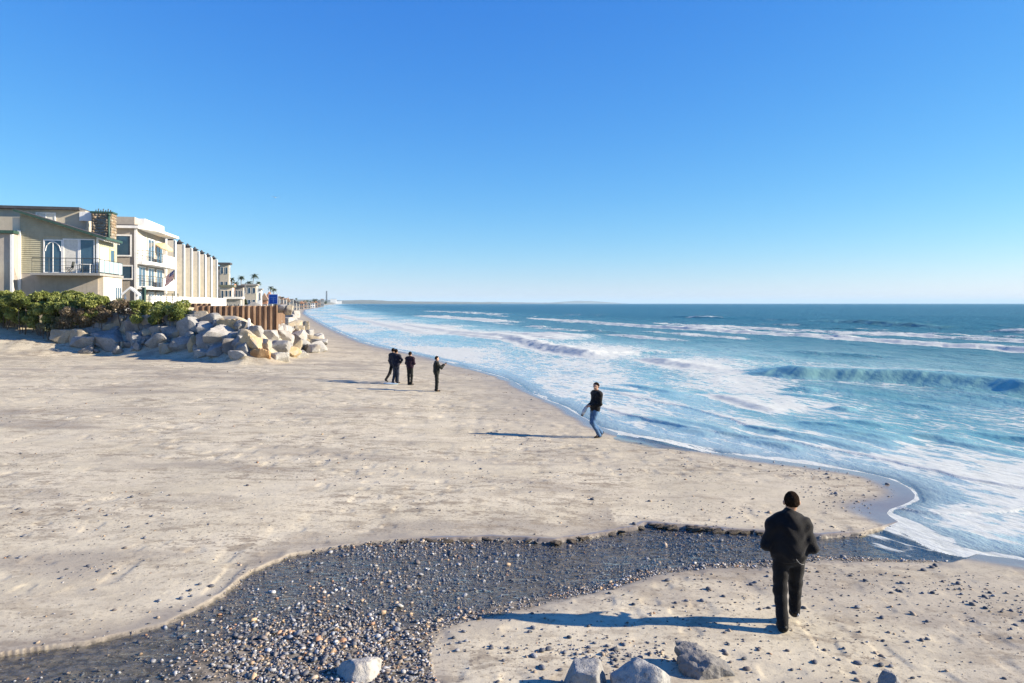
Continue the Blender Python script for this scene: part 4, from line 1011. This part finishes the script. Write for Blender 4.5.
for zf, hgt in ((4.75, .3), (2.3, .25)):
    bl = MB().prism([(.0, .1), (.6, .1), (1.0, .7), (1.2, 2.0), (1.2, 11), (0, 11)], 'z', zf, zf+hgt).build('balcony', WHITE, h2)
    MB().prism([(.95, 6.0), (1.15, 6.0), (1.15, 10.9), (.95, 10.9)], 'z', zf+hgt, zf+hgt+1.0).build('parapet', WHITE, bl)
    rail(h2, [(.05, .2), (.55, .2), (.92, .8), (1.08, 2.1), (1.08, 5.9)], zf+hgt, 1.05, RAILM, None)
for z0, z1 in ((5.1, 7.5), (2.6, 4.5), (.2, 2.0)):
    win(h2, 's', .8, 3.2, z0, z1, 0, WHITE, CURT if z0 > 5 else GLASS, .12, 1, 'glass_door'); win(h2, 's', 4.4, 6.6, z0+.1, z1, 0, WHITE, GLASS, .12, 1, 'glass_door'); win(h2, 's', 7.8, 10.2, z0+.1, z1, 0, WHITE, GLASS, .12, 1, 'glass_door')
MB().box(-.2, .02, 3.5, 4.0, 5.05, 8.19).build('side_pier', BEIGE, h2)
H2 = Matrix.Translation((-36.6, 72, GZ)) @ Matrix.Rotation(ROW, 4, 'Z')
fl = empty('flag', H2 @ Vector((1.1, 5.6, 3.4)), ROW); tag(fl, 'small red white and blue striped flag hanging from the lower balcony', 'flag')
MB().tube([(0, 0, 0), (1.3, -.5, 1.1)], .025, 6).build('flagpole', WHITE, fl)
RED = paint('flag_red', (.45, .03, .04), .8); BLUEF = paint('flag_blue', (.03, .05, .2), .8); m = MB()
dv = Vector((1.3, -.5, 1.1)); o0 = dv*.3
for i in range(13):
    for k in range(10):
        def pt(a, b): q = o0+dv*.68*(1-b/13); drop = a/10*1.15; return (q.x-.10*drop+.03*math.sin(a*1.3+b), q.y+.05*math.sin(a*.9+b*.3), q.z-drop)
        can = i < 7 and k < 4
        m.add([pt(k, i), pt(k+1, i), pt(k+1, i+1), pt(k, i+1)], [(0, 1, 2, 3)], 2 if can else (0 if i % 2 == 0 else 1))
        if can and (i+k) % 2 == 0:
            q = Vector(pt(k+.5, i+.5)); s = .03
            for dy in (-.008, .008): m.add([q+Vector((0, dy, s)), q+Vector((s, dy, 0)), q+Vector((0, dy, -s)), q+Vector((-s, dy, 0))], [(0, 1, 2, 3)], 1)
m.build('flag_cloth', [RED, WHITE, BLUEF], fl)
um = empty('parasol', H2 @ Vector((.6, 8.2, 5.05)), ROW); tag(um, 'tan parasol tilted open on the upper balcony of the taupe house', 'parasol')
MB().tube([(0, 0, 0), (0, 0, 1.6), (.25, -.1, 2.3)], .03, 6).build('pole', WHITE, um)
m = MB(); tp = Vector((.27, -.12, 2.38)); ring = []
axd = Vector((.45, -.2, .87)).normalized(); e1 = axd.orthogonal().normalized(); e2 = axd.cross(e1)
for k in range(8): a = k*math.pi/4; ring.append(tp-axd*.42+(e1*math.cos(a)+e2*math.sin(a))*1.05)
for k in range(8):
    a, b = ring[k], ring[(k+1) % 8]; m.add([tp, a, b], [(0, 1, 2)]); m.add([a, b, b-axd*.12, a-axd*.12], [(0, 1, 2, 3)])
m.build('canopy', TANF, um)
# --- condominium terrace with party wall fins
cd = empty('condominium_block', (-21.1-.219*84.5, 84.5, GZ), ROW); tag(cd, 'long cream terrace of seaside flats with tall white party wall fins', 'apartment block')
MB().box(-13, -3.0, .3, 34, -2, 7.0).build('wall', CREAM, cd); MB().box(-13.1, -2.8, .2, 34.1, 7.001, 7.2).build('roof', ROOFD, cd)
for k in range(8):
    y = .1+k*4.75
    fn = MB().prism([(-7, -2), (.0, -2), (.0, 8.62-.11*k), (-7, 8.62-.11*k)], 'y', y, y+.5).build('fin_wall', CREAM, cd)
    MB().prism([(.003, -2), (.06, -2), (.06, 8.52-.11*k), (.003, 8.6-.11*k)], 'y', y-.04, y+.54).build('edge_cap', WHITE, fn)
    zt = 8.621-.11*k; MB().box(-.85, -.25, y+.05, y+.45, zt, zt+.2).box(-1.0, -.1, y-.05, y+.55, zt+.201, zt+.3).tube([(-.55, y+.25, zt+.3), (-.55, y+.25, zt+.62)], [.3, .06], 8).build('vent_cap', ROOFD, fn)
    if k < 7:
        for zf in (0.4, 2.6, 4.8):
            b = MB().box(-2.99, -1.6, y+.51, y+4.74, zf, zf+.18).build('balcony', WHITE, cd)
            rail(cd, [(-1.65, y+.55), (-1.65, y+4.7)], zf+.18, 1.0, RAILM, FROST); win(cd, 's', y+1.0, y+4.2, zf+.25, zf+2.1, -3.0, WHITE, GLASS, .1, 2, 'glass_door')
# --- low white garden wall in front of the flats
gwall = empty('garden_wall', (0, 0, 0)); tag(gwall, 'low white rendered wall above the rusty sheet piles', 'wall')
a = Vector(((150-CX)/F*66, 66, 0)); b = Vector(((225-CX)/F*97, 97, 0)); dv = (b-a).normalized(); nv = Vector((-dv.y, dv.x, 0))*.15
def quadpts(a, b, n): return [((a-n).x, (a-n).y), ((b-n).x, (b-n).y), ((b+n).x, (b+n).y), ((a+n).x, (a+n).y)]
MB().prism(quadpts(a, b, nv), 'z', 2.4, 4.68).build('wall_face', WHITE, gwall); MB().prism(quadpts(a, b, nv*1.5), 'z', 4.681, 4.78).build('coping', WHITE, gwall)
fnc = empty('deck_fence', (0, 0, 0)); tag(fnc, 'thin dark railing in front of the taupe house terrace', 'fence')
a2 = at(143, 300, 60); b2 = at(178, 300, 63); MB().tube([(a2.x, a2.y, 4.9), (b2.x, b2.y, 4.9)], .03, 6).tube([(a2.x, a2.y, 4.45), (b2.x, b2.y, 4.45)], .02, 6).build('rail_bars', RAILM, fnc)
for k in range(7):
    p = a2.lerp(b2, k/6); MB().tube([(p.x, p.y, 2.8), (p.x, p.y, 4.95)], .035, 6).build('fence_post', RAILM, fnc)
# white arbour gate and the dark post
ar = empty('garden_arbour', (at(131, 300, 59).x, 59, 3.1), ROW); tag(ar, 'small white gabled garden gate at the hedge end beside the clapboard house', 'gate')
for x in (-.42, .42): MB().box(x-.06, x+.06, -.06, .06, -.6, 1.75).build('post', WHITE, ar)
MB().prism([(-.62, 1.62), (0, 2.15), (.62, 1.62), (.62, 1.78), (0, 2.33), (-.62, 1.78)], 'y', -.35, .35).build('gable_roof', WHITE, ar)
m = MB()
for k in range(6): m.box(-.34+k*.125, -.25+k*.125, -.02, .02, -.4, 1.0)
m.box(-.36, .36, .021, .05, .1, .2).box(-.36, .36, .021, .05, .75, .85).build('gate_leaf', WHITE, ar)
ps = empty('dark_post', (at(144, 300, 57.5).x, 57.5, 2.4)); tag(ps, 'dark green square post standing above the small shrub', 'post')
MB().box(-.11, .11, -.11, .11, -.5, 2.9).build('shaft', GREENP, ps, bevel=.015); MB().box(-.15, .15, -.15, .15, 2.901, 2.97).build('cap', GREENP, ps)
# --- rusty sheet pile wall
def rust_mat():
    m = NT('rusty_sheet_steel'); P = m.obj(); n = m.noise(m.scale(P, 1, 1, .25), 2.5, 6, .65); f = m.noise(P, 18, 4, .7)
    c = m.mix(m.map(n, .35, .65), (.15, .085, .05), (.31, .20, .125)); c = m.mix(m.math('MULTIPLY', m.map(f, .5, .7), .6), c, (.36, .29, .22))
    return m.done(m.pbr(c, .8, m.bump(f, .4, .01), .3))
RUST = rust_mat()
def sheet_piles(a, b, z0, z1, per, label, name='sheet_pile_wall'):
    d = (b-a); L = d.length; d = d/L; nrm = Vector((d.y, -d.x, 0)); root = empty(name, (0, 0, 0)); tag(root, label, 'sea wall')
    n = int(L/per); prof = [(0, 0), (.30, 0), (.42, .2), (.88, .2), (1, 0)]; line = []
    for i in range(n):
        for t, o in prof[:-1]: p = a+d*((i+t)*per)-nrm*o; line.append(p)
    line.append(a+d*n*per)
    m = MB(); V = []; 
    for p in line: V += [(p.x, p.y, z0), (p.x, p.y, z1), (p.x-nrm.x*.03, p.y-nrm.y*.03, z1)]
    m.add(V, [(3*i, 3*i+3, 3*i+4, 3*i+1) for i in range(len(line)-1)]+[(3*i+1, 3*i+4, 3*i+5, 3*i+2) for i in range(len(line)-1)]); m.build('piles', RUST, root)
    return root
A = Vector((at(196, 306, 54.5).x, 54.5, 0)); B = Vector((at(276.5, 306, 56.5).x, 56.5, 0)); C = Vector((-28.2, 92, 0))
sheet_piles(A, B, .3, 3.93, .40, 'front run of rusty brown corrugated sheet piles behind the boulders')
sheet_piles(B, C, .3, 3.95, .40, 'side run of rusty sheet piles turning back along the beach')
sheet_piles(Vector((at(155, 306, 56.5).x, 56.5, 0)), Vector((at(213, 306, 57.5).x, 57.5, 0)), 1.0, 4.12, .40, 'higher rear run of rusty sheet piles below the white wall')
bs = empty('notice_sign', (at(273.3, 303, 57.5).x, 57.5, 2.8)); tag(bs, 'square blue notice sign with pale border at the pile wall end', 'sign')
BLU = paint('sign_blue', (.015, .09, .42), .4, .05); LB = paint('sign_light_blue', (.16, .30, .62), .4, .05)
MB().tube([(0, .05, -.5), (0, .05, 1.95)], .035, 8).build('post', GREYB, bs)
MB().box(-.37, .37, -.012, .012, 1.25, 2.03).build('border_plate', WHITE, bs, bevel=.004); MB().box(-.32, .32, -.02, -.0135, 1.29, 1.99).build('face', BLU, bs)
MB().box(-.2, .2, -.025, -.0215, 1.74, 1.77).box(-.02, .02, -.025, -.0215, 1.36, 1.735).box(-.2, .2, -.025, -.0215, 1.62, 1.64).build('faded_marks', LB, bs)
for px, py, ln, lab in ((249.5, 322, .8, 'short white concrete post among boulders below the sheet piles'), (281, 311, 1.6, 'tall pale post at the corner of the sheet pile wall'), (286, 328, .9, 'leaning pale post among the rocks right of the sheet piles')):
    p = pile_point(px, py+8); o = MB().box(-.09, .09, -.08, .08, -.6, ln).prism([(-.09, ln), (.09, ln), (0, ln+.12)], 'y', -.08, .08).build('marker_post', WHITE, bevel=.01); o.location = at(px, py+9, p.y-.3); o.rotation_euler = (0, R(random.uniform(-8, 8)), .2); tag(o, lab, 'post')

# ------------------------------------------------------------------ hedge and shrubs
GREENL = leaf_material('hedge_leaf', (.07, .105, .022), (.30, .32, .09)); DRYL = leaf_material('dry_twig_leaf', (.11, .085, .055), (.24, .19, .125)); PALML = leaf_material('palm_frond', (.04, .06, .025), (.09, .11, .05)); OLIVL = leaf_material('pale_scrub_leaf', (.10, .11, .05), (.22, .21, .12))
BARK = paint('bark', (.13, .10, .075), .9, .3, 12)
def leaves(name, centers, rad, n, size, mat, parent, seed, squash=.8):
    g = np.random.default_rng(seed); c = np.array(centers); k = g.integers(0, len(c), n)
    dirs = g.normal(size=(n, 3)); dirs /= np.linalg.norm(dirs, axis=1)[:, None]; r = rad[k]*g.uniform(.45, 1.0, n)**.5*g.uniform(.85, 1.12, n)
    p = c[k]+dirs*r[:, None]*np.array([1, 1, squash])
    M = rotmats(n, g); s = size*g.uniform(.6, 1.3, n)
    q = np.array([(-.35, 0, 0), (0, -.5, .06), (.35, 0, 0), (0, .5, .06)])
    V = (np.einsum('nij,kj->nki', M, q)*s[:, None, None]+p[:, None]).reshape(-1, 3)
    me = np_mesh(name, V, np.arange(4*n).reshape(-1, 4), smooth=False)
    tone = np.repeat(np.clip(g.normal(.45, .25, n)+.25*np.repeat(g.normal(0, 1, len(c))[k][:, None], 1, 1)[:, 0], 0, 1), 4); attr(me, 'tone', tone)
    return link(name, me, mat, parent)
def shrub(px0, px1, ytop, ybot, Y, mat, n, label, seed, size=.16, depth=1.6, dens=1.0):
    g = np.random.default_rng(seed); k = Y/F; w = (px1-px0)*k; hgt = (ybot-ytop)*k; b = at((px0+px1)/2, ybot, Y)
    zlow = b.z; b.z = H(b.x, b.y)-.05
    top = CAM-(ytop-HY)*k; zlow = .6*max(0, zlow-b.z); hgt = top-b.z-zlow
    root = empty('shrub', b); tag(root, label, 'shrub', 'hedge shrubs above the beach')
    nc = max(14, int(w*9)); cs = []; rad = []
    for i in range(nc):
        u = g.uniform(-.5, .5); v = g.uniform(0, .85)
        v = g.uniform(0, 1)**.8; cs.append((u*w*.95, g.uniform(-.5, .5)*depth, zlow+(.10+v*.80*(1-.45*abs(u)**2.5))*hgt)); rad.append(g.uniform(.28, .46)*min(1.0, hgt/1.6))
    leaves('foliage', cs, np.array(rad), int(n*2.0), size, mat, root, seed)
    m = MB()
    for i in range(9):
        c = Vector(cs[i % nc]); m.tube([(c.x*.6, c.y*.6, -.3), (c.x*.9, c.y*.8, c.z*.5), tuple(c)], [.04, .025, .01], 5)
    m.build('stems', BARK, root)
X0 = [(-46,-8,290,324,'leafy green hedge shrub cut by the left edge of the photo'),(-12,16,291,323,'green hedge shrub below the left wing window'),(10,38,289,324,'dense green hedge shrub in front of the white corner board'),(32,58,288,324,'tall green hedge shrub left of the low dark windows'),(52,80,291,322,'green hedge shrub right under the low dark windows'),(74,104,292,319,'looser green shrub at the right end of the long hedge')]
for i, (a, b_, t, u, lab) in enumerate(X0): shrub(a, b_, t, u, 57.3-.25*i, GREENL, 5200, lab, 700+i)
for a, b_, lab in ((-20, 30, 'broad green shrub in the rear row of the hedge at far left'), (22, 62, 'broad green shrub in the rear row under the clapboards'), (56, 106, 'broad green shrub in the rear row under the deck')): shrub(a, b_, 291, 318, 58.6, GREENL, 5200, lab, 740+a)
shrub(60, 92, 308, 326, 55.6, DRYL, 2600, 'dry brown scrub at the foot of the long hedge', 720, .13, 1.0)
shrub(84, 112, 302, 321, 55.9, DRYL, 2200, 'dry brown scrub with bare twigs before the deck', 721, .13, 1.0)
shrub(98, 126, 296, 316, 57.2, OLIVL, 2600, 'pale olive scrub between deck and white gate', 722, .14, 1.2)
shrub(120, 138, 300, 316, 56.5, DRYL, 1400, 'small tan scrub below the white gate', 723, .13)
shrub(134, 162, 300, 319, 55.2, GREENL, 3000, 'dark green shrub behind boulders below the dark post', 724, .15)
shrub(156, 186, 301, 320, 54.4, GREENL, 3000, 'green shrub beside the left end of the sheet piles', 725, .15)
shrub(40, 62, 316, 327, 55.6, OLIVL, 900, 'low dusty scrub along the sand under the hedge', 726, .13, .8)

# ------------------------------------------------------------------ far shore: buildings, palms, power station, hills
def far_house(px0, px1, ytop, Y, wall, roof, label, kind='flat', ybot=None, rz=ROW, cols=3, group='houses along the far shore', floors=None):
    k = Y/F; w = (px1-px0)*k; x = ((px0+px1)/2-CX)*k; top = CAM-(ytop-HY)*k; gz = terrain(np.array([x]), np.array([Y+w*.3]), False)[0][0]-.4
    gz = min(gz, top-2.5); hgt = top-gz; root = empty('far_house', (x, Y, gz), rz); tag(root, label, 'house', group)
    d = w*1.1
    eav = hgt if kind == 'flat' else hgt*.72
    MB().box(-w/2, w/2, 0, d, -3, eav).build('wall', wall, root)
    if kind == 'flat': MB().box(-w/2-.3, w/2+.3, -.3, d+.3, eav+.003, eav+.35).build('roof', roof, root)
    else: MB().prism([(-w/2-.4, eav+.003), (w/2+.4, eav+.003), (0, hgt)], 'y', -.4, d+.4).build('roof', roof, root)
    fl = floors or max(1, int(eav/3))
    for f in range(fl):
        z0 = eav*(f+.35)/fl; z1 = z0+eav/fl*.45
        for c in range(cols):
            a = -w/2+w*(c+.22)/cols; win(root, 'f', a, a+w/cols*.55, z0, z1, 0, WHITE, GLASS, w*.012)
        win(root, 's', d*.15, d*.45, z0, z1, w/2, WHITE, GLASS, w*.012); win(root, 's', d*.55, d*.85, z0, z1, w/2, WHITE, GLASS, w*.012)
far_house(216.5, 221, 268, 137, GREYB, ROOFD, 'narrow grey block just right of the cream flats')
far_house(220, 228.5, 264.5, 134, BEIGE, ROOFD, 'tall grey beige block with dark flat roof past the flats', cols=2, floors=4)
far_house(221, 232, 287, 126, CREAM, paint('mossy_roof', (.16, .17, .12), .9), 'low cream house with mossy flat roof below the tall block', 'flat')
far_house(231, 238, 284, 150, BROWNW, TERRA, 'brown house with terracotta roof among the palms', 'gable')
far_house(235.5, 243, 287, 146, TAUPE, ROOFD, 'dark taupe house between brown house and palms')
far_house(242.5, 256, 285.5, 168, BEIGE, GREYB, 'pale three storey house with grey roof in the palm group', floors=3)
far_house(254, 261, 290, 180, WHITE, GREYB, 'bright white house at the right of the palm group')
far_house(261.5, 267, 293, 205, TERRA, BROWNW, 'reddish house left of the blue sign', 'gable'); far_house(266, 272, 291.5, 215, BEIGE, TERRA, 'tan house with terracotta roof behind the blue sign', 'gable')
far_house(226, 240, 299, 118, GREYB, WHITE, 'low grey shed with flat white roof beyond the garden wall', cols=4)
g = random.Random(21); walls = [WHITE, BEIGE, CREAM, TAUPE, BROWNW, GREYB]; roofs = [TERRA, ROOFD, GREYB, BROWNW]
wn = {WHITE: 'white', BEIGE: 'beige', CREAM: 'cream', TAUPE: 'taupe', BROWNW: 'brown', GREYB: 'grey'}; rn = {TERRA: 'terracotta', ROOFD: 'dark', GREYB: 'grey', BROWNW: 'brown'}
px = 277.0; Y = 250.0; i = 0
while px < 322:
    w = g.uniform(2.4, 4.2); wl = walls[g.randrange(6)]; r = roofs[g.randrange(4)]
    far_house(px, px+w, 303.5-g.uniform(2.0, 5.5)-(2 if px < 290 else 0), Y+g.uniform(-10, 30), wl, r, f'{wn[wl]} house with {rn[r]} roof, {ORD[i+1]} beyond the blue sign along the shore', g.choice(['flat', 'gable', 'gable']), cols=2, floors=2)
    px += w*g.uniform(.75, 1.1); Y *= 1.115; i += 1
def palm(px, ytop, Y, lean, label, crown=1.9, seed=0):
    k = Y/F; x = (px-CX)*k; gz = H(x, Y)-.3; top = CAM-(ytop-HY)*k; root = empty('palm_tree', (x, Y, gz)); tag(root, label, 'palm tree', 'palms on the far shore')
    h = top-gz-.6; tip = Vector((lean, 0, h)); m = MB(); m.tube([(0, 0, -.5), (lean*.2, 0, h*.4), (lean*.6, 0, h*.75), tuple(tip)], [.22, .17, .15, .14], 7); m.build('trunk', BARK, root, True)
    g = np.random.default_rng(800+seed); V = []; Fq = []; n = 0; tone = []
    for f in range(30):
        a = g.uniform(0, 6.28); el = g.uniform(-.7, 1.1); L = crown*g.uniform(.75, 1.1); prev = None; tn = g.uniform(0, 1)
        for s in range(6):
            t = s/5; rr = L*t*math.cos(el*(1-.4*t)); zz = L*(t*math.sin(el)-.55*t*t); wd = .16*math.sin(math.pi*min(1, .15+t*.85))+.02
            c = np.array((math.cos(a)*rr, math.sin(a)*rr, zz))+np.array(tip); sd_ = np.array((-math.sin(a), math.cos(a), 0))*wd
            V += [c-sd_+(0, 0, -.1), c+(0, 0, .03), c+sd_+(0, 0, -.1)]; tone += [tn]*3
            if s: Fq += [(n-3, n-2, n+1, n), (n-2, n-1, n+2, n+1)]
            n += 3
    me = np_mesh('crown', np.array(V), np.array(Fq), smooth=False); attr(me, 'tone', np.array(tone)); link('crown', me, PALML, root)
for i, a in enumerate([(231, 277, 140, .2, 'short palm against the tall grey beige block', 1.6), (240.5, 275.5, 172, .3, 'upright dark palm left of the palm group', 2.3), (250.5, 273.5, 185, 1.6, 'tallest leaning palm in the palm group', 2.9), (247.5, 281, 178, .5, 'lower palm under the tallest leaning palm', 2.4), (257.8, 281, 190, .2, 'slender palm above the white house', 2.0), (236, 281.5, 165, -.3, 'shaggy palm over the brown house', 2.2), (270.5, 286, 220, .1, 'thick palm left above the blue sign', 2.4), (273.5, 288, 226, .2, 'thick palm right above the blue sign', 2.4), (296, 298, 520, .2, 'tiny distant palm on the far shore', 3)]): palm(a[0], a[1], a[2]*1.75, a[3], a[4], a[5]*.72, seed=i)
def round_tree(px, ytop, wpx, Y, label, seed):
    k = Y/F; x = (px-CX)*k; gz = H(x, Y)-.3; top = CAM-(ytop-HY)*k; hgt = max(3.0, top-gz); w = wpx*k
    root = empty('tree', (x, Y, gz)); tag(root, label, 'tree', 'trees on the far shore'); g = np.random.default_rng(seed)
    cs = [(g.uniform(-.4, .4)*w, g.uniform(-.4, .4)*w, hgt*g.uniform(.45, .8)) for _ in range(9)]; leaves('crown', cs, np.full(9, w*.24), 500, max(.5, w*.13), PALML, root, seed)
    MB().tube([(0, 0, -.5), (.1, 0, hgt*.7)], [hgt*.04, hgt*.02], 6).build('trunk', BARK, root)
g = random.Random(31)
for i in range(12):
    p = 278+i*4.1+g.uniform(-1, 1); Yt = 300*1.19**i
    round_tree(p, 303.5-g.uniform(2.5, 6), g.uniform(3.2, 5.5), Yt, f'dark bushy tree on the far shore, {ORD[i+1]} counted from the blue sign', 860+i)
round_tree(227, 285, 8, 131, 'bushy dark tree in front of the tall grey beige block', 890); round_tree(243, 292, 6, 150, 'round dark tree beneath the palm group', 891); round_tree(238, 291, 5, 143, 'small dark tree before the taupe house', 892)
# power station
pst = empty('power_station', (at(334, 300, 7400).x, 7400, 4), ROW); tag(pst, 'long white power station hall beside the tall chimney', 'power station')
MB().box(-35, 25, 0, 60, -10, 44).build('main_hall', WHITE, pst); MB().box(25.1, 75, 5, 60, -10, 24).build('side_hall', WHITE, pst); MB().box(-36, 26, -1, 61, 44.1, 46).build('roof', GREYB, pst)
stk = empty('smokestack', (at(326.6, 300, 7300).x, 7300, 2)); tag(stk, 'tall slim dark chimney left of the white power station', 'chimney')
MB().tube([(0, 0, -10), (0, 0, 60), (0, 0, 122)], [9, 8, 7], 16).build('shaft', ROOFD, stk, True); MB().tube([(0, 0, 122.1), (0, 0, 126)], 6.6, 16).build('rim', ROOFD, stk)
HILL = (lambda m: m.done(m.pbr(m.mix(m.noise(m.pos(), .004, 5), (.07, .08, .05), (.16, .14, .10)), .95)))(NT('hill_scrub'))
def hills(name, prof, Y, depth, label):
    """ridge with real depth: prof = photo points of its crest"""
    k = Y/F; V = []; xs = np.linspace(prof[0][0], prof[-1][0], 160); hs = np.interp(xs, [p[0] for p in prof], [p[1] for p in prof]); hs = (HY-hs)*k+CAM
    rows = np.linspace(0, 1, 14)
    X = (xs[None]-CX)*k*np.ones((14, 1)); Yv = Y+depth*(rows[:, None]-.5)*np.ones((1, 160))
    Z = -4+(hs[None]+4)*np.sin(np.pi*rows)[:, None]**.7*(1+.25*fbm(X/(depth*.12), Yv/(depth*.12), 950, 4))
    i = np.arange(14*160).reshape(14, 160); q = np.stack([i[:-1, :-1], i[:-1, 1:], i[1:, 1:], i[1:, :-1]], -1).reshape(-1, 4)
    tag(link(name, np_mesh(name, np.stack([X, Yv, Z], -1).reshape(-1, 3), q), HILL), label, 'hills', None, 'structure')
hills('hills', [(270, 302.8), (295, 300.0), (315, 299.8), (340, 300.2), (380, 300.6), (420, 301.8), (450, 302.6), (500, 303.2)], 9000, 2500, 'low blue coastal hills beyond the power station')
hills('headland', [(390, 303.2), (420, 301.6), (470, 301.8), (520, 302.4), (560, 302.9)], 15000, 3000, 'faint low coast behind the surf')
hills('distant_headland', [(535, 303.6), (556, 302.2), (575, 300.7), (592, 301.0), (606, 302.2), (625, 303.6)], 24000, 4000, 'faint blue headland on the sea horizon')
# gull
gl = empty('seagull', at(275.5, 197.5, 130), R(30)); tag(gl, 'tiny white gull flying in the blue sky', 'bird')
V, Fc = ico(2); link('body', np_mesh('body', V*np.array([.09, .24, .08])+V[:, 1:2]**2*np.array([0, 0, .02]), Fc), WHITE, gl)
for s in (1, -1):
    m = MB(); m.add([(s*.06, .1, .04), (s*.06, -.08, .04), (s*.38, -.02, .19), (s*.36, .13, .2), (s*.72, -.08, .12), (s*.66, -.0, .13)], [(0, 1, 2, 3), (3, 2, 4, 5)]); m.add([(s*.06, .1, .02), (s*.06, -.08, .02), (s*.38, -.02, .17), (s*.36, .13, .18), (s*.72, -.08, .11), (s*.66, -.0, .12)], [(3, 2, 1, 0), (5, 4, 2, 3)]); m.build('wing', WHITE, gl)

# ------------------------------------------------------------------ sky, sun, haze, camera
SUN_EL, SUN_ROT, EXPO = 22.0, 91.5, 1.22
w = bpy.data.worlds.new('World'); scene.world = w; w.use_nodes = True; nt = w.node_tree; nt.nodes.clear()
sky = nt.nodes.new('ShaderNodeTexSky'); sky.sky_type = 'NISHITA'; sky.sun_disc = False; sky.sun_elevation = R(SUN_EL); sky.sun_rotation = R(SUN_ROT)
sky.altitude = 0; sky.air_density = 1.0; sky.dust_density = 0.0; sky.ozone_density = 6.0
bgn = nt.nodes.new('ShaderNodeBackground'); bgn.inputs[1].default_value = .10; out = nt.nodes.new('ShaderNodeOutputWorld')
sp_ = nt.nodes.new('ShaderNodeSeparateColor'); cb_ = nt.nodes.new('ShaderNodeCombineColor'); nt.links.new(sky.outputs[0], sp_.inputs[0])
for k, (pw, ml) in enumerate(((1.45, .080), (.98, .161), (.45, .452))):      # tone of the clear winter sky, channel by channel
    p_ = nt.nodes.new('ShaderNodeMath'); p_.operation = 'POWER'; p_.inputs[1].default_value = pw; nt.links.new(sp_.outputs[k], p_.inputs[0])
    q_ = nt.nodes.new('ShaderNodeMath'); q_.operation = 'MULTIPLY'; q_.inputs[1].default_value = ml*10/2**EXPO; nt.links.new(p_.outputs[0], q_.inputs[0]); nt.links.new(q_.outputs[0], cb_.inputs[k])
nt.links.new(cb_.outputs[0], bgn.inputs[0]); nt.links.new(bgn.outputs[0], out.inputs[0])
sl = bpy.data.lights.new('sun', 'SUN'); sl.energy = 5.0; sl.angle = R(.5); sl.color = (1, .88, .70); so = bpy.data.objects.new('sun', sl); COL.objects.link(so)
S = Vector((math.cos(R(SUN_EL))*math.sin(R(SUN_ROT)), math.cos(R(SUN_EL))*math.cos(R(SUN_ROT)), math.sin(R(SUN_EL)))); so.rotation_euler = S.to_track_quat('Z', 'Y').to_euler(); so.location = S*200
HAZE = True
if HAZE:
    hm = bpy.data.materials.new('sea_haze'); hm.use_nodes = True; t = hm.node_tree; t.nodes.clear(); o_ = t.nodes.new('ShaderNodeOutputMaterial'); pv = t.nodes.new('ShaderNodeVolumePrincipled')
    pv.inputs['Color'].default_value = (.62, .85, 1, 1); pv.inputs['Density'].default_value = 4.5e-5; pv.inputs['Anisotropy'].default_value = 0; t.links.new(pv.outputs[0], o_.inputs['Volume'])
    hz = MB().box(-61000, 280000, -300, 60000, -3.5, 210).build('haze', hm); tag(hz, 'thin sea haze softening the far coast', 'haze', None, 'stuff')
cam = bpy.data.cameras.new('camera'); cam.sensor_width = 36; cam.lens = F/1024*36; cam.shift_y = -(341.5-HY)/1024; cam.clip_end = 200000; cam.clip_start = .1
co = bpy.data.objects.new('camera', cam); COL.objects.link(co); co.location = (0, 0, CAM); co.rotation_euler = (R(90), 0, 0); scene.camera = co
vs = scene.view_settings; vs.view_transform = 'Standard'; vs.look = 'None'; vs.gamma = 1; vs.use_curve_mapping = False; vs.exposure = EXPO
scene.render.engine = 'CYCLES'; scene.cycles.max_bounces = 6; scene.cycles.transparent_max_bounces = 8; scene.cycles.volume_bounces = 0; scene.cycles.caustics_reflective = False
